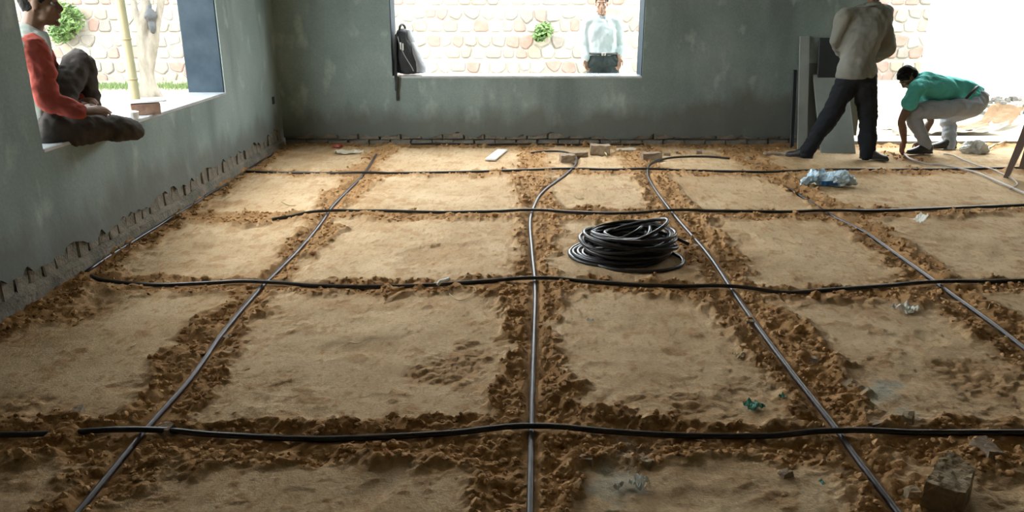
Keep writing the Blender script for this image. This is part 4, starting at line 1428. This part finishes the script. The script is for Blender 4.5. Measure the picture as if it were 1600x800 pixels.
    if cfg.get('collar'):
        bm = bmesh.new()
        ring = []
        nd = unit(J['head'] - J['neck'])
        for i in range(14):
            a = 2 * math.pi * (i / 13 * .94 + .03)
            d_ = (chest_f * math.cos(a) + sh_ax * math.sin(a))
            ring.append(J['neck'] + d_ * .075 + nd * (.035 + .012 * math.cos(a + math.pi)))
        for i in range(13):
            q0, q1 = ring[i], ring[i + 1]
            c0, c1 = q0 + (q0 - J['neck']).normalized() * .022 - nd * .045, q1 + (q1 - J['neck']).normalized() * .022 - nd * .045
            vv = [bm.verts.new(x) for x in (q0, q1, c1, c0)]
            bm.faces.new(vv)
        bmesh.ops.remove_doubles(bm, verts=bm.verts, dist=.001)
        o = bm_obj('collar', bm, cfg['collar'], shirt, smooth=True)
        sd_ = o.modifiers.new('t', 'SOLIDIFY'); sd_.thickness = .006
    # trousers
    tg = cfg.get('trouser_g', .018); te = cfg.get('trouser_end', 1.0); flare = cfg.get('flare', .055)
    b = Blob()
    b.loft([(J['pelvis'] * .45 + J['waist'] * .55, hp_ax, hip_f, .150 * kb + tg * .5, .112 * kb + tg * .5), (J['pelvis'], hp_ax, hip_f, .165 * kb + tg * .6, .128 * kb + tg * .6), (J['pelvis'] - unit(J['waist'] - J['pelvis']) * .07, hp_ax, hip_f, .14 * kb + tg, .11 * kb + tg)])
    for s in 'lr':
        H_, K, A = J['hip_' + s], J['kn_' + s], J['an_' + s]
        E = K + (A - K) * te
        b.limb([H_, H_ * .5 + K * .5, K, K * .5 + E * .5, E], [.098 + tg, .082 + tg, .064 + tg, .056 + tg, flare])
        b.limb([J['pelvis'], H_], [.1 + tg, .1 + tg])
    tr = b.done('trousers', cfg['trousers'], root, .011, 4, [(.03, 7, 7, 9), (.012, 20, 20, 22)])
    if cfg.get('belt'):
        c0 = J['pelvis'] * .5 + J['waist'] * .5
        bm = bmesh.new()
        tube(bm, [c0 + hp_ax * (.150 * kb + tg * .5 + .012) * math.cos(t) + hip_f * (.112 * kb + tg * .5 + .012) * math.sin(t) for t in np.linspace(0, 2 * math.pi, 40)], .016, 6)
        be = bm_obj('belt', bm, M['belt'], tr, smooth=True)
        if cfg['belt'] == 2:
            bm = bmesh.new(); cb = c0 + hip_f * (.112 * kb + tg * .5 + .028)
            bmesh.ops.create_cube(bm, size=1, matrix=Matrix.Translation(cb) @ Matrix.Diagonal((.045, .012, .036, 1)))
            bevel_all(bm, .003)
            bm_obj('buckle', bm, M['buckle'], tr)
    # shoes
    if not cfg.get('bare_feet'):
        for s in 'lr':
            A, fd = J['an_' + s], unit(cfg['foot_' + s])
            gz = cfg.get('ground', 0.0) - L0.z
            base = Vector((A.x, A.y, gz))
            sd = fd.cross(UP).normalized()
            b = Blob()
            b.loft([(base - fd * .06 + UP * .05, sd, UP, .030, .045), (base - fd * .035 + UP * .055, sd, UP, .038, .06), (base + fd * .05 + UP * .05, sd, UP, .042, .055), (base + fd * .12 + UP * .035, sd, UP, .047, .038), (base + fd * .175 + UP * .03, sd, UP, .042, .028), (base + fd * .205 + UP * .026, sd, UP, .022, .016)])
            b.limb([base + UP * .06 - fd * .005, A + UP * .02], [.042, .042])
            sh = b.done('shoe', cfg['shoe'], root, .008, 3, clip_z=gz + .012)
            b = Blob()
            b.loft([(base - fd * .07 + UP * .016, sd, UP, .025, .014), (base - fd * .045 + UP * .016, sd, UP, .038, .015), (base + fd * .04 + UP * .016, sd, UP, .042, .015), (base + fd * .12 + UP * .016, sd, UP, .05, .015), (base + fd * .18 + UP * .016, sd, UP, .044, .015), (base + fd * .212 + UP * .016, sd, UP, .02, .013)])
            b.done('sole', M['shoe_sole'], sh, .008, 1)
    return root


# ---- man standing with his back turned, at the leaning boards
Y0 = 7.92
s_ = lambda px, py, dy=0: at(px, py, Y=Y0 + dy)
gz = ground_z(s_(1310, 240).x, Y0)
person((s_(1318, 240).x, Y0, 0.0), 'man in grey-beige shirt and black trousers standing astride with his back turned', {
    'head': s_(1371, -24, .06), 'neck': s_(1362, 10, .02), 'chest': s_(1350, 48), 'waist': s_(1340, 90), 'pelvis': s_(1337, 116),
    'sh_l': s_(1320, 26), 'sh_r': s_(1382, 24, .02), 'el_l': s_(1308, 66, .06), 'el_r': s_(1386, 74, .05), 'wr_l': s_(1322, 84, .28), 'wr_r': s_(1368, 88, .27),
    'hip_l': s_(1324, 128), 'hip_r': s_(1351, 128), 'kn_l': s_(1294, 186, .03), 'kn_r': s_(1356, 186, .04), 'an_l': s_(1260, 238, -.02), 'an_r': s_(1355, 240, -.06),
}, dict(face=(-.25, 1, -.25), chest_f=(-.1, 1, 0), hip_f=(-.1, 1, 0), skin=M['skin'], shirt=M['shirt_grey'], trousers=M['trousers_black'], shoe=M['shoe_black'],
        shirt_g=.03, hem=.03, sleeve=.97, collar=M['shirt_grey'], flare=.075, trouser_g=.026, build=1.02, ground=.02,
        hand_l=((.4, .8, -.1), (.3, 0, -1), .7, 1), hand_r=((-.4, .8, -.1), (-.3, 0, -1), .7, -1), foot_l=(-.75, .55, 0), foot_r=(.55, -.35, 0)))

# ---- man crouching at the doorway, facing left
Y0 = 8.22
person((s_(1462, 238).x, Y0, 0.0), 'man in teal shirt and pale trousers crouching in the doorway over a cable', {
    'head': s_(1420, 121, .02), 'neck': s_(1437, 127, .02), 'chest': s_(1461, 139, .02), 'waist': s_(1502, 143, .02), 'pelvis': s_(1523, 158, .02),
    'sh_l': s_(1431, 139, -.15), 'sh_r': s_(1433, 136, .17), 'el_l': s_(1409, 188, -.17), 'el_r': s_(1454, 186, .2), 'wr_l': s_(1413, 222, -.12), 'wr_r': s_(1438, 222, .12),
    'hip_l': s_(1519, 165, -.08), 'hip_r': s_(1519, 165, .12), 'kn_l': s_(1425, 176, -.12), 'kn_r': s_(1484, 184, .32), 'an_l': s_(1448, 229, -.12), 'an_r': s_(1484, 229, .2),
}, dict(face=(-.5, .1, -.86), head_up=(-.86, 0, .5), chest_f=(-.25, 0, -1), hip_f=(-.6, 0, -.8), skin=M['skin'], shirt=M['teal'], trousers=M['denim_pale'], shoe=M['shoe_black'],
        shirt_g=.024, hem=.0, sleeve=.22, collar=M['teal'], belt=1, flare=.058, trouser_g=.014, te=.92, ground=.03,
        hand_l=((-.12, .1, -1), (1, .2, 0), .55, -1), hand_r=((-.35, -.1, -1), (-.2, -1, 0), .55, 1), foot_l=(-1, -.08, 0), foot_r=(-1, .05, 0)))

# ---- man outside the back window, facing the room
Y0 = 9.8
person((s_(941, 200).x, Y0, GZ), 'man in white shirt and dark belted trousers standing outside the back window', {
    'head': s_(940, 7, -.02), 'neck': s_(941, 27), 'chest': s_(941, 47), 'waist': s_(941, 74), 'pelvis': s_(941, 93),
    'sh_r': s_(920, 36), 'sh_l': s_(963, 36), 'el_r': s_(915, 72, .03), 'el_l': s_(970, 70, .03), 'wr_r': s_(917, 92, -.05), 'wr_l': s_(967, 90, -.05),
    'hip_r': s_(931, 100), 'hip_l': s_(952, 100), 'kn_r': V3(s_(929, 100).x, Y0 - .02, .38), 'kn_l': V3(s_(955, 100).x, Y0 - .02, .38), 'an_r': V3(s_(928, 100).x, Y0, GZ + .09), 'an_l': V3(s_(957, 100).x, Y0, GZ + .09),
}, dict(face=(-.1, -1, -.1), chest_f=(0, -1, 0), hip_f=(0, -1, 0), skin=M['skin_light'], shirt=M['white_shirt'], trousers=M['trousers_grey'], shoe=M['shoe_black'],
        shirt_g=.022, hem=-.05, sleeve=.9, collar=M['white_shirt'], belt=2, flare=.07, trouser_g=.02, build=1.05, ground=GZ,
        hand_r=((.05, -.1, -1), (.4, -.9, 0), .45, 1), hand_l=((-.05, -.1, -1), (-.4, -.9, 0), .45, -1), foot_l=(.25, -1, 0), foot_r=(-.25, -1, 0)))

# ---- man seated on the sill of the left window
F = V3(.84, .54, 0)
person((-2.72, 4.58, SILL + .004), 'man in grey and coral-red top seated on the left window sill, one knee raised', {
    'head': at(63, 8, Y=4.60), 'neck': at(50, 48, Y=4.55), 'chest': at(41, 98, Y=4.58), 'waist': at(48, 150, Y=4.60), 'pelvis': at(69, 194, Y=4.56),
    'sh_r': at(54, 74, Y=4.42), 'sh_l': at(50, 70, Y=4.74), 'el_r': at(78, 158, Y=4.44), 'el_l': at(88, 130, Y=4.95), 'wr_r': at(126, 174, Y=4.49), 'wr_l': at(124, 158, Y=4.93),
    'hip_r': at(83, 205, Y=4.50), 'hip_l': at(76, 182, Y=4.68), 'kn_r': at(207, 202, Y=4.84), 'kn_l': at(124, 95, Y=4.98), 'an_r': at(122, 203, Y=5.02), 'an_l': at(143, 176, Y=5.02),
}, dict(face=(.97, .22, -.02), chest_f=F, hip_f=F, skin=M['skin'], shirt=M['grey_knit'], sleeve_mat=M['red_sleeve'], trousers=M['trousers_brown'], shoe=M['shoe_black'],
        shirt_g=.018, hem=.03, sleeve=.96, flare=.07, trouser_g=.012, trouser_end=.80, bare_feet=True,
        hand_r=((.86, .42, .02), (-.3, .5, -.8), .35, 1), hand_l=((.7, -.3, .1), (0, .2, -1), .5, -1), foot_l=(.8, .5, -.1), foot_r=(-.6, .6, 0)))

bpy.data.scenes.remove(WORK)
